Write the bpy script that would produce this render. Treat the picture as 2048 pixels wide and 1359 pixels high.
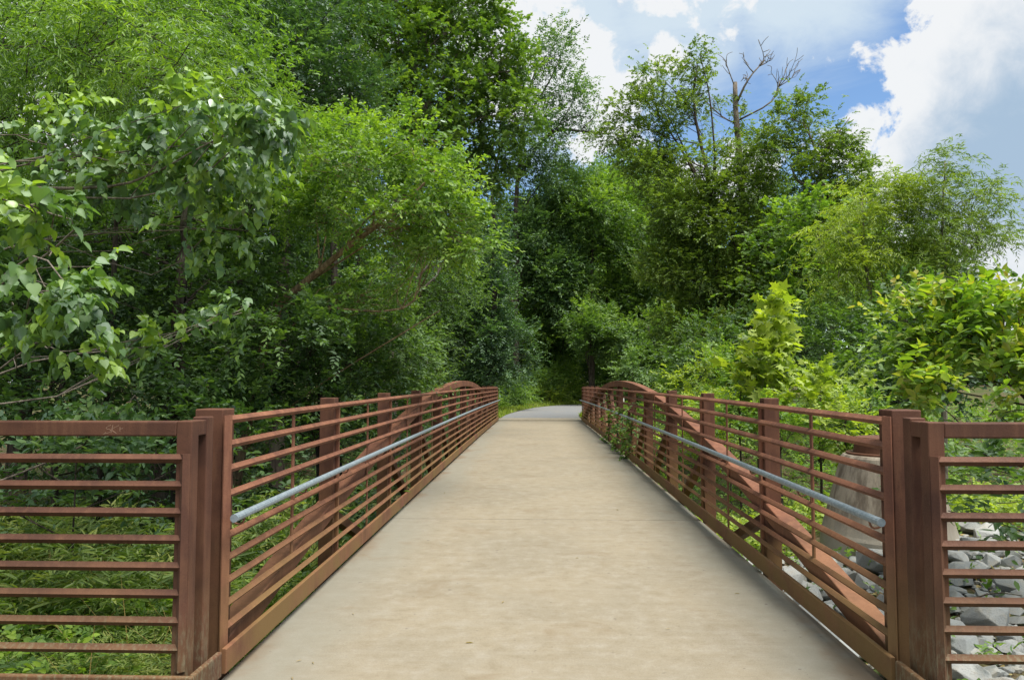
import bpy, bmesh, math, random
import numpy as np
from mathutils import Vector, Matrix

scene = bpy.context.scene
for o in list(bpy.data.objects):
    bpy.data.objects.remove(o)
COL = scene.collection
R = math.radians

# ------------------------------------------------------------------ camera
CAM = np.array((0.0, 0.0, 1.57))
FPX = 1480.0
PITCH = math.atan(85.0 / FPX)
YAW = math.atan(52.0 / FPX)
cd = bpy.data.cameras.new('camera')
cd.sensor_width = 36.0
cd.lens = FPX / 2048 * 36.0
cd.clip_start = 0.05
cd.clip_end = 3000
cam = bpy.data.objects.new('camera', cd)
COL.objects.link(cam)
cam.location = CAM
cam.rotation_euler = (R(90) + PITCH, 0, YAW)
scene.camera = cam
_f = np.array((-math.sin(YAW) * math.cos(PITCH), math.cos(YAW) * math.cos(PITCH), math.sin(PITCH)))
_r = np.array((math.cos(YAW), math.sin(YAW), 0.0))
_u = np.cross(_r, _f)


def W(px, py, Y):
    """the point at distance Y (metres ahead) seen at photo pixel px, py"""
    d = _f * FPX + _r * (px - 1024) + _u * (679.5 - py)
    return CAM + d * (Y / d[1])


# ------------------------------------------------------------------ world, sun, exposure
SUN_EL, SUN_AZ = R(68), R(128)          # azimuth from +Y (ahead) towards +X (right)
sv = Vector((math.sin(SUN_AZ) * math.cos(SUN_EL), math.cos(SUN_AZ) * math.cos(SUN_EL), math.sin(SUN_EL)))
world = bpy.data.worlds.new('World')
scene.world = world
world.use_nodes = True


class NT:
    """small node-tree helper"""
    def __init__(s, tree):
        s.t = tree
        s.t.nodes.clear()

    def n(s, typ, ins=None, **kw):
        nd = s.t.nodes.new(typ)
        for k, v in kw.items():
            setattr(nd, k, v)
        for k, v in (ins or {}).items():
            s.put(nd.inputs[k], v)
        return nd

    def put(s, sock, v):
        if isinstance(v, bpy.types.NodeSocket):
            s.t.links.new(v, sock)
        elif isinstance(v, bpy.types.Node):
            s.t.links.new(v.outputs[0], sock)
        elif isinstance(v, (tuple, list)) and len(v) == 3 and sock.type == 'RGBA':
            sock.default_value = (*v, 1)
        else:
            sock.default_value = v

    def m(s, op, a, b=None, c=None, clamp=False):
        nd = s.t.nodes.new('ShaderNodeMath')
        nd.operation = op
        nd.use_clamp = clamp
        for i, v in enumerate((a, b, c)):
            if v is not None:
                s.put(nd.inputs[i], v)
        return nd.outputs[0]

    def mix(s, f, a, b, bt='MIX'):
        nd = s.t.nodes.new('ShaderNodeMix')
        nd.data_type = 'RGBA'
        nd.blend_type = bt
        s.put(nd.inputs[0], f)
        s.put(nd.inputs[6], a)
        s.put(nd.inputs[7], b)
        return nd.outputs[2]

    def ss(s, x, lo, hi, to0=0.0, to1=1.0):
        nd = s.t.nodes.new('ShaderNodeMapRange')
        nd.interpolation_type = 'SMOOTHSTEP'
        s.put(nd.inputs[0], x)
        nd.inputs[1].default_value = lo
        nd.inputs[2].default_value = hi
        nd.inputs[3].default_value = to0
        nd.inputs[4].default_value = to1
        return nd.outputs[0]

    def noise(s, vec, scale, detail=4, rough=0.55, dist=0.0):
        nd = s.n('ShaderNodeTexNoise')
        if vec is not None:
            s.put(nd.inputs['Vector'], vec)
        nd.inputs['Scale'].default_value = scale
        nd.inputs['Detail'].default_value = detail
        nd.inputs['Roughness'].default_value = rough
        nd.inputs['Distortion'].default_value = dist
        return nd.outputs[0]

    def mapping(s, vec, loc=(0, 0, 0), rot=(0, 0, 0), sc=(1, 1, 1)):
        nd = s.n('ShaderNodeMapping')
        s.put(nd.inputs[0], vec)
        nd.inputs[1].default_value = loc
        nd.inputs[2].default_value = rot
        nd.inputs[3].default_value = sc
        return nd.outputs[0]


def build_world():
    k = NT(world.node_tree)
    out = k.n('ShaderNodeOutputWorld')
    sky = k.n('ShaderNodeTexSky', sky_type='NISHITA')
    sky.sun_disc = False
    sky.sun_elevation = SUN_EL
    sky.sun_rotation = SUN_AZ
    sky.air_density = 1.0
    sky.dust_density = 0.15
    sky.ozone_density = 2.5
    hs = k.n('ShaderNodeHueSaturation', {'Saturation': 1.08, 'Value': 1.08, 'Color': sky})
    vec = k.n('ShaderNodeTexCoord').outputs['Generated']

    def pull(px, py, rad):
        return pull_dir(W(px, py, 10.0) - CAM, rad)

    def pull_dir(d, rad):
        d = np.asarray(d, dtype=float)
        d = d / np.linalg.norm(d)
        ds = k.n('ShaderNodeVectorMath', operation='DISTANCE')
        k.put(ds.inputs[0], vec)
        ds.inputs[1].default_value = d
        return k.m('SUBTRACT', 1.0, k.m('DIVIDE', ds.outputs['Value'], rad))
    big = k.noise(vec, 7.0, 8, 0.6, 0.3)
    fine = k.noise(vec, 22.0, 7, 0.6, 0.4)
    rough = k.m('ADD', k.m('MULTIPLY', k.m('SUBTRACT', big, 0.5), 2.2), k.m('MULTIPLY', k.m('SUBTRACT', fine, 0.5), 1.3))
    # heaped clouds: directions they sit in
    lobes = [(2120, 190, .24), (1960, 120, .12), (1860, 190, .085), (2080, 420, .19), (1930, 330, .10), (2050, 560, .14),
             (1170, 190, .11), (1040, 130, .10), (1330, 110, .035), (1470, 370, .05), (1400, 400, .05), (1790, 350, .05),
             (900, -900, .5), (2900, -500, .4), (-900, 0, .7), (200, 100, .4)]
    cur = pull_dir((0, -1, .35), .8)
    for l in lobes:
        cur = k.m('MAXIMUM', cur, pull(*l))
    dens = k.m('ADD', cur, rough)
    cum = k.ss(dens, 0.06, 0.24)
    thick = k.ss(dens, 0.25, 1.0)
    # thin streaked veil
    st = k.mapping(vec, rot=(0, 0, R(20)), sc=(3.0, 3.0, 8.0))
    veil_n = k.noise(k.mapping(st, rot=(0, R(14), 0)), 1.6, 8, 0.62, 0.6)
    vb = k.m('MAXIMUM', pull(1350, -90, .20), pull(1100, 30, .20))
    vb = k.m('MAXIMUM', vb, pull(1600, -40, .13))
    vb = k.m('MAXIMUM', vb, pull_dir((0, .1, 1), 1.0))
    vb = k.m('MAXIMUM', vb, pull_dir((0, -1, .3), 1.2))
    veil = k.m('MULTIPLY', k.ss(k.m('ADD', k.m('MULTIPLY', vb, 1.1), k.m('MULTIPLY', k.m('SUBTRACT', veil_n, 0.5), 1.3)), -0.15, 0.75), 0.86)
    # grey shaded undersides of the right-hand heap
    g = k.m('MAXIMUM', pull(2010, 330, .13), pull(2090, 300, .17))
    g = k.ss(k.m('ADD', g, k.m('MULTIPLY', rough, 0.5)), 0.0, 0.75)
    cloud_col = k.mix(k.m('MULTIPLY', g, 0.95), (0.80, 0.82, 0.84), (0.34, 0.47, 0.62))
    CL = 0.50
    bg_sky = k.n('ShaderNodeBackground', {'Color': hs, 'Strength': 0.075})
    bg_veil = k.n('ShaderNodeBackground', {'Color': (0.66, 0.76, 0.82), 'Strength': CL})
    bg_cum = k.n('ShaderNodeBackground', {'Color': cloud_col, 'Strength': CL})
    a = k.n('ShaderNodeMixShader', {0: veil, 1: bg_sky, 2: bg_veil})
    b = k.n('ShaderNodeMixShader', {0: cum, 1: a, 2: bg_cum})
    k.put(out.inputs[0], b)


build_world()
ld = bpy.data.lights.new('sun', 'SUN')
ld.energy = 3.2
ld.angle = R(40)
ld.color = (1.0, 0.95, 0.86)
sun = bpy.data.objects.new('sun', ld)
COL.objects.link(sun)
sun.rotation_euler = sv.to_track_quat('Z', 'Y').to_euler()
sun.location = sv * 80
scene.view_settings.view_transform = 'Standard'
scene.view_settings.look = 'None'
scene.view_settings.exposure = 1.15
scene.view_settings.gamma = 1.0
scene.render.engine = 'CYCLES'
cy = scene.cycles
cy.use_denoising = True
cy.max_bounces = 6
cy.diffuse_bounces = 4
cy.glossy_bounces = 2
cy.transmission_bounces = 4
cy.transparent_max_bounces = 4
cy.caustics_reflective = False
cy.caustics_refractive = False
cy.sample_clamp_indirect = 4.0

# ------------------------------------------------------------------ object helpers
rng = np.random.default_rng(7)
random.seed(7)


def tag(o, label=None, cat=None, group=None, kind=None):
    if label: o['label'] = label
    if cat: o['category'] = cat
    if group: o['group'] = group
    if kind: o['kind'] = kind
    return o


def empty(name, loc, label, cat, group=None):
    o = bpy.data.objects.new(name, None)
    o.empty_display_size = 0.2
    o.location = loc
    COL.objects.link(o)
    return tag(o, label, cat, group)


def np_mesh(name, V, F, tint=None, smooth=None):
    if smooth is None:
        smooth = tint is not None
    """V (n,3); F list of (m,k) index arrays"""
    me = bpy.data.meshes.new(name)
    V = np.ascontiguousarray(V, dtype=np.float32)
    if not isinstance(F, list):
        F = [F]
    F = [np.asarray(f, dtype=np.int32) for f in F if len(f)]
    me.vertices.add(len(V))
    me.vertices.foreach_set('co', V.ravel())
    nl = sum(f.size for f in F)
    npoly = sum(len(f) for f in F)
    me.loops.add(nl)
    me.loops.foreach_set('vertex_index', np.concatenate([f.ravel() for f in F]).astype(np.int32))
    me.polygons.add(npoly)
    starts, s = [], 0
    for f in F:
        starts.append(s + np.arange(len(f)) * f.shape[1])
        s += f.size
    me.polygons.foreach_set('loop_start', np.concatenate(starts).astype(np.int32))
    if tint is not None:
        a = me.attributes.new('tint', 'FLOAT', 'FACE')
        a.data.foreach_set('value', np.ascontiguousarray(tint, dtype=np.float32))
    me.update(calc_edges=True)
    me.polygons.foreach_set('use_smooth', np.full(npoly, bool(smooth)))
    return me


def put(name, me, m, parent=None, origin=None):
    o = bpy.data.objects.new(name, me)
    if m is not None:
        me.materials.append(m)
    COL.objects.link(o)
    if parent is not None:
        o.parent = parent
    if origin is not None:
        o.location = origin
    return o


class MB:
    """collects boxes, prisms, tubes into one mesh"""
    def __init__(s):
        s.V, s.Q, s.N = [], {}, 0

    def add(s, V, faces):
        V = np.asarray(V, dtype=float)
        for f in faces:
            s.Q.setdefault(len(f), []).append([i + s.N for i in f])
        s.V.append(V)
        s.N += len(V)
        return s

    def box(s, x0, x1, y0, y1, z0, z1):
        V = [(x, y, z) for x in (x0, x1) for y in (y0, y1) for z in (z0, z1)]
        return s.add(V, [(0, 1, 3, 2), (4, 6, 7, 5), (0, 4, 5, 1), (2, 3, 7, 6), (0, 2, 6, 4), (1, 5, 7, 3)])

    def sweep(s, rings, cap=True):
        """rings: list of equal-length point loops"""
        n = len(rings[0])
        V = np.concatenate([np.asarray(r, dtype=float) for r in rings])
        f = []
        for i in range(len(rings) - 1):
            for j in range(n):
                a, b = i * n + j, i * n + (j + 1) % n
                f.append((a, b, b + n, a + n))
        if cap:
            f.append(tuple(range(n))[::-1])
            f.append(tuple(range((len(rings) - 1) * n, len(rings) * n)))
        return s.add(V, f)

    def tube(s, pts, rad, n=6, cap=True):
        pts = np.asarray(pts, dtype=float)
        rad = np.broadcast_to(np.asarray(rad, dtype=float), (len(pts),))
        t = np.gradient(pts, axis=0)
        t /= np.linalg.norm(t, axis=1)[:, None] + 1e-9
        ref = np.array((0.31, 0.27, 0.91)) if abs(t[0][2]) < 0.9 else np.array((0.9, 0.3, 0.1))
        rings = []
        for p, d, r in zip(pts, t, rad):
            a = np.cross(d, ref)
            a /= np.linalg.norm(a) + 1e-9
            b = np.cross(d, a)
            th = np.arange(n) * 2 * math.pi / n
            rings.append(p + r * (np.cos(th)[:, None] * a + np.sin(th)[:, None] * b))
        return s.sweep(rings, cap)

    def mesh(s, name, off=(0, 0, 0), smooth=False):
        V = np.concatenate(s.V) - np.asarray(off)
        me = np_mesh(name, V, [np.array(q) for q in s.Q.values()], smooth=smooth)
        return me

    def build(s, name, m, parent=None, smooth=False, bevel=0.0):
        off = np.array(parent.location) if parent is not None else (0, 0, 0)
        o = put(name, s.mesh(name, off, smooth), m, parent)
        if bevel:
            b = o.modifiers.new('bevel', 'BEVEL')
            b.width = bevel
            b.segments = 2
            b.limit_method = 'ANGLE'
            b.angle_limit = R(50)
        return o


# ------------------------------------------------------------------ materials
def mat(name):
    m = bpy.data.materials.new(name)
    m.use_nodes = True
    return m, NT(m.node_tree)


def finish(k, col, rough=0.8, bump=None, bstr=0.3, bdist=0.01, spec=0.3, metal=0.0):
    p = k.n('ShaderNodeBsdfPrincipled')
    k.put(p.inputs['Base Color'], col)
    k.put(p.inputs['Roughness'], rough)
    k.put(p.inputs['Specular IOR Level'], spec)
    k.put(p.inputs['Metallic'], metal)
    if bump is not None:
        b = k.n('ShaderNodeBump', {'Height': bump, 'Strength': bstr, 'Distance': bdist})
        k.put(p.inputs['Normal'], b)
    k.put(k.n('ShaderNodeOutputMaterial').inputs[0], p)
    return p


def rust_mat(name, ochre=0.5, lichen=0.0, lift=1.0):
    m, k = mat(name)
    geo = k.n('ShaderNodeNewGeometry').outputs['Position']
    n1 = k.noise(geo, 3.0, 6, 0.6)
    n2 = k.noise(k.mapping(geo, sc=(1, 1, 0.12)), 26.0, 5, 0.6)
    n3 = k.noise(geo, 130.0, 4, 0.7)
    z = k.n('ShaderNodeSeparateXYZ', {0: geo}).outputs[2]
    c = k.mix(k.ss(n1, 0.35, 0.65), (0.088, 0.035, 0.021), (0.150, 0.062, 0.034))
    c = k.mix(k.m('MULTIPLY', k.ss(n2, 0.45, 0.75), 0.6), c, (0.20, 0.092, 0.050))
    c = k.mix(k.m('MULTIPLY', k.ss(n3, 0.52, 0.75), 0.5), c, (0.05, 0.022, 0.016))
    # run-off dirt and algae low on the steel
    c = k.mix(1.0, c, (lift, lift, lift), 'MULTIPLY')
    low = k.m('MULTIPLY', k.ss(z, 0.95, 0.0), ochre)
    low = k.m('MULTIPLY', low, k.ss(k.noise(geo, 1.3, 5, 0.6), 0.33, 0.6))
    c = k.mix(low, c, (0.19, 0.115, 0.04))
    if lichen:
        ln = k.noise(k.mapping(geo, sc=(1, 1, 0.3)), 55.0, 6, 0.75)
        lz = k.m('MULTIPLY', k.ss(z, 0.58, 0.15), k.ss(ln, 0.44, 0.70))
        c = k.mix(k.m('MULTIPLY', lz, lichen), c, (0.26, 0.27, 0.17))
    finish(k, c, k.ss(n3, 0.2, 0.8, 0.62, 0.85), n3, 0.35, 0.004, 0.35)
    return m


M_RUST = rust_mat('weathering_steel', 0.75, 0.0, .85)
M_RAIL = rust_mat('weathering_steel_rail', 1.0, 0.0, 1.45)
M_FENCE = rust_mat('weathering_steel_fence', 0.45, 0.5, .78)
M_ARCH = rust_mat('weathering_steel_arch', 0.35, 0.0, 1.35)

m, k = mat('galvanised_steel')
geo = k.n('ShaderNodeNewGeometry').outputs['Position']
n1 = k.noise(geo, 45, 4, 0.6)
c = k.mix(k.ss(n1, 0.35, 0.65), (0.19, 0.24, 0.27), (0.28, 0.33, 0.36))
finish(k, c, 0.5, n1, 0.1, 0.002, 0.4, 0.25)
M_GALV = m

m, k = mat('deck_concrete')
geo = k.n('ShaderNodeNewGeometry').outputs['Position']
sx = k.n('ShaderNodeSeparateXYZ', {0: geo})
a = k.noise(geo, 0.8, 6, 0.62, 0.4)
b = k.noise(geo, 7.0, 8, 0.7)
broom = k.noise(k.mapping(geo, sc=(3, 70, 1)), 2.2, 5, 0.65)
streak = k.noise(k.mapping(geo, sc=(.8, 9, 1)), 1.6, 6, 0.65)
fine = k.noise(geo, 130, 4, 0.75)
c = k.mix(k.ss(a, 0.33, 0.68), (0.228, 0.198, 0.144), (0.262, 0.224, 0.159))
c = k.mix(k.m('MULTIPLY', k.ss(b, 0.46, 0.70), 0.60), c, (0.306, 0.279, 0.228))
c = k.mix(k.m('MULTIPLY', k.ss(b, 0.48, 0.30), 0.60), c, (0.187, 0.153, 0.101))
c = k.mix(k.m('MULTIPLY', k.ss(streak, 0.48, 0.70), 0.22), c, (0.319, 0.298, 0.248))
c = k.mix(k.m('MULTIPLY', k.ss(broom, 0.42, 0.70), 0.28), c, (0.196, 0.170, 0.127))
c = k.mix(k.m('MULTIPLY', k.ss(fine, 0.48, 0.72), 0.55), c, (0.137, 0.119, 0.091))
c = k.mix(k.m('MULTIPLY', k.ss(fine, 0.45, 0.25), 0.45), c, (0.365, 0.344, 0.293))
# washed greyer bands along both edges, rust bleed right at them
ax = k.m('ABSOLUTE', k.m('SUBTRACT', sx.outputs[0], 0.075))
en = k.m('ADD', ax, k.m('MULTIPLY', k.m('SUBTRACT', a, 0.5), 1.1))
c = k.mix(k.m('MULTIPLY', k.ss(en, 1.05, 1.6), 0.55), c, (0.196, 0.197, 0.167))
c = k.mix(k.m('MULTIPLY', k.ss(en, 1.62, 1.85), 0.6), c, (0.169, 0.112, 0.066))
# rusty drips and dark specks
st = k.noise(geo, 1.7, 5, 0.6, 0.8)
c = k.mix(k.m('MULTIPLY', k.ss(st, 0.56, 0.72), 0.42), c, (0.182, 0.135, 0.081))
sp = k.noise(geo, 17, 3, 0.5)
c = k.mix(k.m('MULTIPLY', k.ss(sp, 0.69, 0.75), 0.6), c, (0.109, 0.093, 0.076))
bm = k.m('ADD', k.m('MULTIPLY', broom, 0.7), k.m('MULTIPLY', fine, 0.4))
finish(k, c, 0.9, bm, 0.5, 0.005, 0.2)
M_DECK = m

m, k = mat('asphalt')
geo = k.n('ShaderNodeNewGeometry').outputs['Position']
n1 = k.noise(geo, 90, 3, 0.7)
n2 = k.noise(geo, 0.8, 5, 0.6)
c = k.mix(k.ss(n1, 0.3, 0.7), (0.14, 0.145, 0.15), (0.22, 0.225, 0.23))
c = k.mix(k.m('MULTIPLY', k.ss(n2, 0.4, 0.7), 0.5), c, (0.22, 0.205, 0.175))
finish(k, c, 0.9, n1, 0.3, 0.004, 0.25)
M_ASPH = m

m, k = mat('ground_soil')
geo = k.n('ShaderNodeNewGeometry').outputs['Position']
n1 = k.noise(geo, 1.6, 6, 0.65)
n2 = k.noise(geo, 28, 5, 0.7)
c = k.mix(k.ss(n2, 0.32, 0.68), (0.045, 0.03, 0.018), (0.17, 0.12, 0.075))
c = k.mix(k.m('MULTIPLY', k.ss(n1, 0.36, 0.58), 0.8), c, (0.05, 0.085, 0.02))
finish(k, c, 0.95, n2, 0.8, 0.03, 0.15)
M_SOIL = m


def stone_mat(name, c0, c1, c2):
    m, k = mat(name)
    tc = k.n('ShaderNodeTexCoord').outputs['Object']
    rnd = k.n('ShaderNodeObjectInfo').outputs['Random']
    off = k.n('ShaderNodeVectorMath', operation='ADD')
    k.put(off.inputs[0], tc)
    k.put(off.inputs[1], k.n('ShaderNodeCombineXYZ', {0: k.m('MULTIPLY', rnd, 40.0), 1: k.m('MULTIPLY', rnd, 17.0)}))
    n1 = k.noise(off.outputs[0], 2.2, 6, 0.65)
    n2 = k.noise(off.outputs[0], 16, 5, 0.7)
    c = k.mix(rnd, c0, c1)
    c = k.mix(k.m('MULTIPLY', k.ss(n1, 0.45, 0.7), 0.6), c, c2)
    c = k.mix(k.m('MULTIPLY', k.ss(n2, 0.5, 0.7), 0.45), c, (0.12, 0.12, 0.11))
    finish(k, c, 0.85, n2, 0.5, 0.02, 0.3)
    return m


M_ROCK = stone_mat('riprap_stone', (0.19, 0.205, 0.205), (0.33, 0.34, 0.33), (0.34, 0.31, 0.25))

m, k = mat('cast_concrete')
tc = k.n('ShaderNodeTexCoord').outputs['Object']
n1 = k.noise(k.mapping(tc, sc=(1, 1, 0.12)), 9, 6, 0.65)
n2 = k.noise(tc, 40, 5, 0.7)
z = k.n('ShaderNodeSeparateXYZ', {0: tc}).outputs[2]
c = k.mix(k.ss(n1, 0.35, 0.62), (0.13, 0.105, 0.08), (0.29, 0.25, 0.195))
c = k.mix(k.ss(k.m('ADD', z, k.m('MULTIPLY', n1, 0.5)), 0.62, 0.25), c, (0.31, 0.285, 0.235))
c = k.mix(k.m('MULTIPLY', k.ss(n2, 0.5, 0.75), 0.4), c, (0.16, 0.15, 0.13))
finish(k, c, 0.9, n2, 0.4, 0.008, 0.2)
M_CONC = m


def bark_mat(name, c0, c1):
    m, k = mat(name)
    geo = k.n('ShaderNodeNewGeometry').outputs['Position']
    n1 = k.noise(k.mapping(geo, sc=(1, 1, 0.18)), 22, 5, 0.65)
    n2 = k.noise(geo, 2.2, 4, 0.6)
    c = k.mix(k.ss(n1, 0.35, 0.65), c0, c1)
    c = k.mix(k.m('MULTIPLY', k.ss(n2, 0.5, 0.7), 0.4), c, (0.10, 0.11, 0.07))
    finish(k, c, 0.95, n1, 0.8, 0.02, 0.15)
    return m


M_BARK = bark_mat('bark_dark', (0.03, 0.024, 0.02), (0.10, 0.08, 0.065))
M_BARKG = bark_mat('bark_grey', (0.09, 0.075, 0.06), (0.26, 0.22, 0.18))
M_BARKT = bark_mat('bark_tan', (0.16, 0.10, 0.06), (0.38, 0.27, 0.17))


def leaf_mat(name, c0, c1, c2, trans=0.45, gloss=0.045, rough=0.55):
    """c0..c1..c2 spread over the per-leaf tint; light also passes through"""
    m, k = mat(name)
    at = k.n('ShaderNodeAttribute', attribute_name='tint', attribute_type='GEOMETRY').outputs['Fac']
    r = k.n('ShaderNodeValToRGB', {0: at})
    e = r.color_ramp.elements
    e[0].position, e[0].color = 0.0, (*c0, 1)
    e[1].position, e[1].color = 1.0, (*c2, 1)
    x = e.new(0.5)
    x.color = (*c1, 1)
    col = r.outputs[0]
    tcol = k.mix(1.0, col, (1.40, 1.50, 0.55), 'MULTIPLY')
    d = k.n('ShaderNodeBsdfDiffuse', {'Color': col})
    t = k.n('ShaderNodeBsdfTranslucent', {'Color': tcol})
    g = k.n('ShaderNodeBsdfGlossy', {'Color': (0.85, 0.93, 0.95), 'Roughness': rough})
    s1 = k.n('ShaderNodeMixShader', {0: trans, 1: d, 2: t})
    fr = k.n('ShaderNodeFresnel', {'IOR': 1.42})
    s2 = k.n('ShaderNodeMixShader', {0: k.m('MINIMUM', k.m('MULTIPLY', fr, gloss * 14), 0.13), 1: s1, 2: g})
    k.put(k.n('ShaderNodeOutputMaterial').inputs[0], s2)
    return m


L_DARK = leaf_mat('leaf_dark', (0.026, 0.058, 0.016), (0.063, 0.129, 0.028), (0.142, 0.239, 0.041))
L_MID = leaf_mat('leaf_mid', (0.045, 0.093, 0.019), (0.106, 0.200, 0.031), (0.230, 0.349, 0.044))
L_BRIGHT = leaf_mat('leaf_bright', (0.061, 0.126, 0.020), (0.147, 0.263, 0.034), (0.295, 0.431, 0.047), 0.5)
L_YELLOW = leaf_mat('leaf_yellow', (0.117, 0.180, 0.023), (0.242, 0.335, 0.034), (0.394, 0.477, 0.047), 0.5)
L_BLUE = leaf_mat('leaf_blue', (0.035, 0.084, 0.031), (0.087, 0.175, 0.052), (0.186, 0.297, 0.067), 0.4, 0.07)
L_COTTON = leaf_mat('leaf_cotton', (0.068, 0.138, 0.045), (0.136, 0.242, 0.059), (0.285, 0.419, 0.047), 0.42, 0.08, 0.45)
L_OLIVE = leaf_mat('leaf_olive', (0.075, 0.130, 0.026), (0.152, 0.240, 0.036), (0.275, 0.360, 0.048), 0.45)
L_NEW = leaf_mat('leaf_new', (0.110, 0.215, 0.030), (0.270, 0.400, 0.030), (0.430, 0.360, 0.065), 0.5)
L_STILT = leaf_mat('leaf_stilt', (0.090, 0.150, 0.028), (0.170, 0.250, 0.045), (0.330, 0.370, 0.095), 0.45)
L_DRY = leaf_mat('leaf_dry', (0.16, 0.10, 0.04), (0.30, 0.22, 0.07), (0.42, 0.34, 0.12), 0.3)

# ------------------------------------------------------------------ foliage engine
HALF = {
    'ovate': ([(0, 0, 0), (-.24, .28, .05), (-.21, .62, .05), (0, 1, -.06), (.21, .62, .05), (.24, .28, .05)],
              [(0, 3, 2, 1), (0, 5, 4, 3)]),
    'lance': ([(0, 0, 0), (-.085, .25, .02), (-.075, .6, .0), (0, 1, -.10), (.075, .6, .0), (.085, .25, .02)],
              [(0, 3, 2, 1), (0, 5, 4, 3)]),
    'straw': ([(-.006, 0, 0), (.006, 0, 0), (.005, .5, .03), (-.005, .5, .03), (.001, 1, -.08), (-.001, 1, -.08)], [(0, 1, 2, 3), (3, 2, 4, 5)]),
    'blade': ([(-.03, 0, 0), (.03, 0, 0), (.025, .55, .03), (0, 1, -.12)], [(0, 1, 2, 3)]),
    'heart': ([(0, 0, 0), (-.16, -.07, .03), (-.32, -.02, .06), (-.43, .14, .09), (-.42, .32, .09), (-.33, .52, .07), (-.18, .75, .02), (0, 1, -.10),
               (.18, .75, .02), (.33, .52, .07), (.42, .32, .09), (.43, .14, .09), (.32, -.02, .06), (.16, -.07, .03), (0, .3, -.02), (0, .62, -.04)],
              [(0, 14, 2, 1), (14, 4, 3, 2), (14, 15, 5, 4), (15, 7, 6, 5), (0, 13, 12, 14), (14, 12, 11, 10), (14, 10, 9, 15), (15, 9, 8, 7)]),
    'maple': ([(0, .3, -.03), (0, 0, 0), (-.45, .02, .03), (-.25, .25, .04), (-.56, .52, .02), (-.19, .55, .04), (0, 1, -.06),
               (.19, .55, .04), (.56, .52, .02), (.25, .25, .04), (.45, .02, .03)],
              [(0, 3, 2, 1), (0, 5, 4, 3), (0, 7, 6, 5), (0, 9, 8, 7), (0, 1, 10, 9)]),
}
AREA = {'ovate': .30, 'lance': .10, 'blade': .04, 'heart': .52, 'maple': .50}


def unit(a):
    return a / (np.linalg.norm(a, axis=-1, keepdims=True) + 1e-9)


def leaves(P, A, Nn, S, shape, tint):
    """leaf per row: base P, axis A, normal Nn, length S, tint value"""
    T, Fc = HALF[shape]
    T = np.array(T)
    Fc = np.array(Fc)
    A = unit(A)
    side = unit(np.cross(A, Nn))
    Nn = np.cross(side, A)
    S = np.asarray(S)[:, None, None]
    curl = rng.uniform(0.3, 2.2, (len(P), 1, 1))
    V = P[:, None, :] + S * (T[None, :, 0, None] * side[:, None, :] + T[None, :, 1, None] * A[:, None, :] + curl * T[None, :, 2, None] * Nn[:, None, :])
    n, mm = len(P), len(T)
    F = Fc[None] + (np.arange(n) * mm)[:, None, None]
    return V.reshape(-1, 3), F.reshape(-1, Fc.shape[1]), np.repeat(tint, len(Fc))


def sprays(O, D, kn, L, S, shape, theta=0.9, droop=0.25, wild=0.45, tint=None, hang=0.0, svar=0.3):
    """kn leaves along each twig starting at O in direction D"""
    n = len(O)
    D = unit(D)
    up = np.array((0, 0, 1.0))
    side = unit(np.cross(D, up) + 1e-4)
    t = (np.arange(kn) + 0.6) / kn
    t = np.broadcast_to(t, (n, kn)) + rng.uniform(-.3, .3, (n, kn)) / kn
    Lr = (L * rng.uniform(.65, 1.3, n))[:, None]
    P = O[:, None] + D[:, None] * (Lr * t)[..., None]
    P[..., 2] -= droop * Lr * t * t
    sg = np.where(np.arange(kn) % 2 == 0, 1.0, -1.0)[None, :] * np.ones((n, 1))
    th = theta * rng.uniform(.6, 1.3, (n, kn))
    th[:, -1] *= .2
    A = D[:, None] * np.cos(th)[..., None] + side[:, None] * (np.sin(th) * sg)[..., None]
    A = A + rng.normal(0, wild * .6, A.shape)
    A[..., 2] -= hang + droop * t
    Nn = np.cross(side, D)
    Nn = np.where(Nn[:, 2:3] < 0, -Nn, Nn)[:, None] + up * .35 + rng.normal(0, wild, A.shape)
    s = S * np.clip(rng.normal(1, svar * .75, (n, kn)), .35, 1.5) * (1.0 - .25 * t)
    if tint is None:
        tint = rng.uniform(.2, .8, n)
    tt = tint[:, None] + .25 * (t - .5) + rng.normal(0, .17, (n, kn))
    return leaves(P.reshape(-1, 3), A.reshape(-1, 3), Nn.reshape(-1, 3), s.ravel(), shape, np.clip(tt.ravel(), 0, 1))


def corridor(P, zlim=3.2):
    """keeps leaves out of the walkway"""
    return ~((np.abs(P[:, 0] - .075) < 1.95) & (P[:, 2] < zlim) & (P[:, 1] > -5) & (P[:, 1] < 36))


def curve_pts(pts, n):
    """smooth polyline through pts (Catmull-Rom)"""
    p = np.asarray(pts, dtype=float)
    if len(p) == 2:
        return p[0] + (p[1] - p[0]) * np.linspace(0, 1, n)[:, None]
    p = np.vstack([2 * p[0] - p[1], p, 2 * p[-1] - p[-2]])
    seg = len(p) - 3
    out = []
    for u in np.linspace(0, seg - 1e-6, n):
        i = int(u)
        t = u - i
        a, b, c, d = p[i:i + 4]
        out.append(.5 * (2 * b + (c - a) * t + (2 * a - 5 * b + 4 * c - d) * t * t + (3 * b - a - 3 * c + d) * t ** 3))
    return np.array(out)


Q = 2.0


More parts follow.
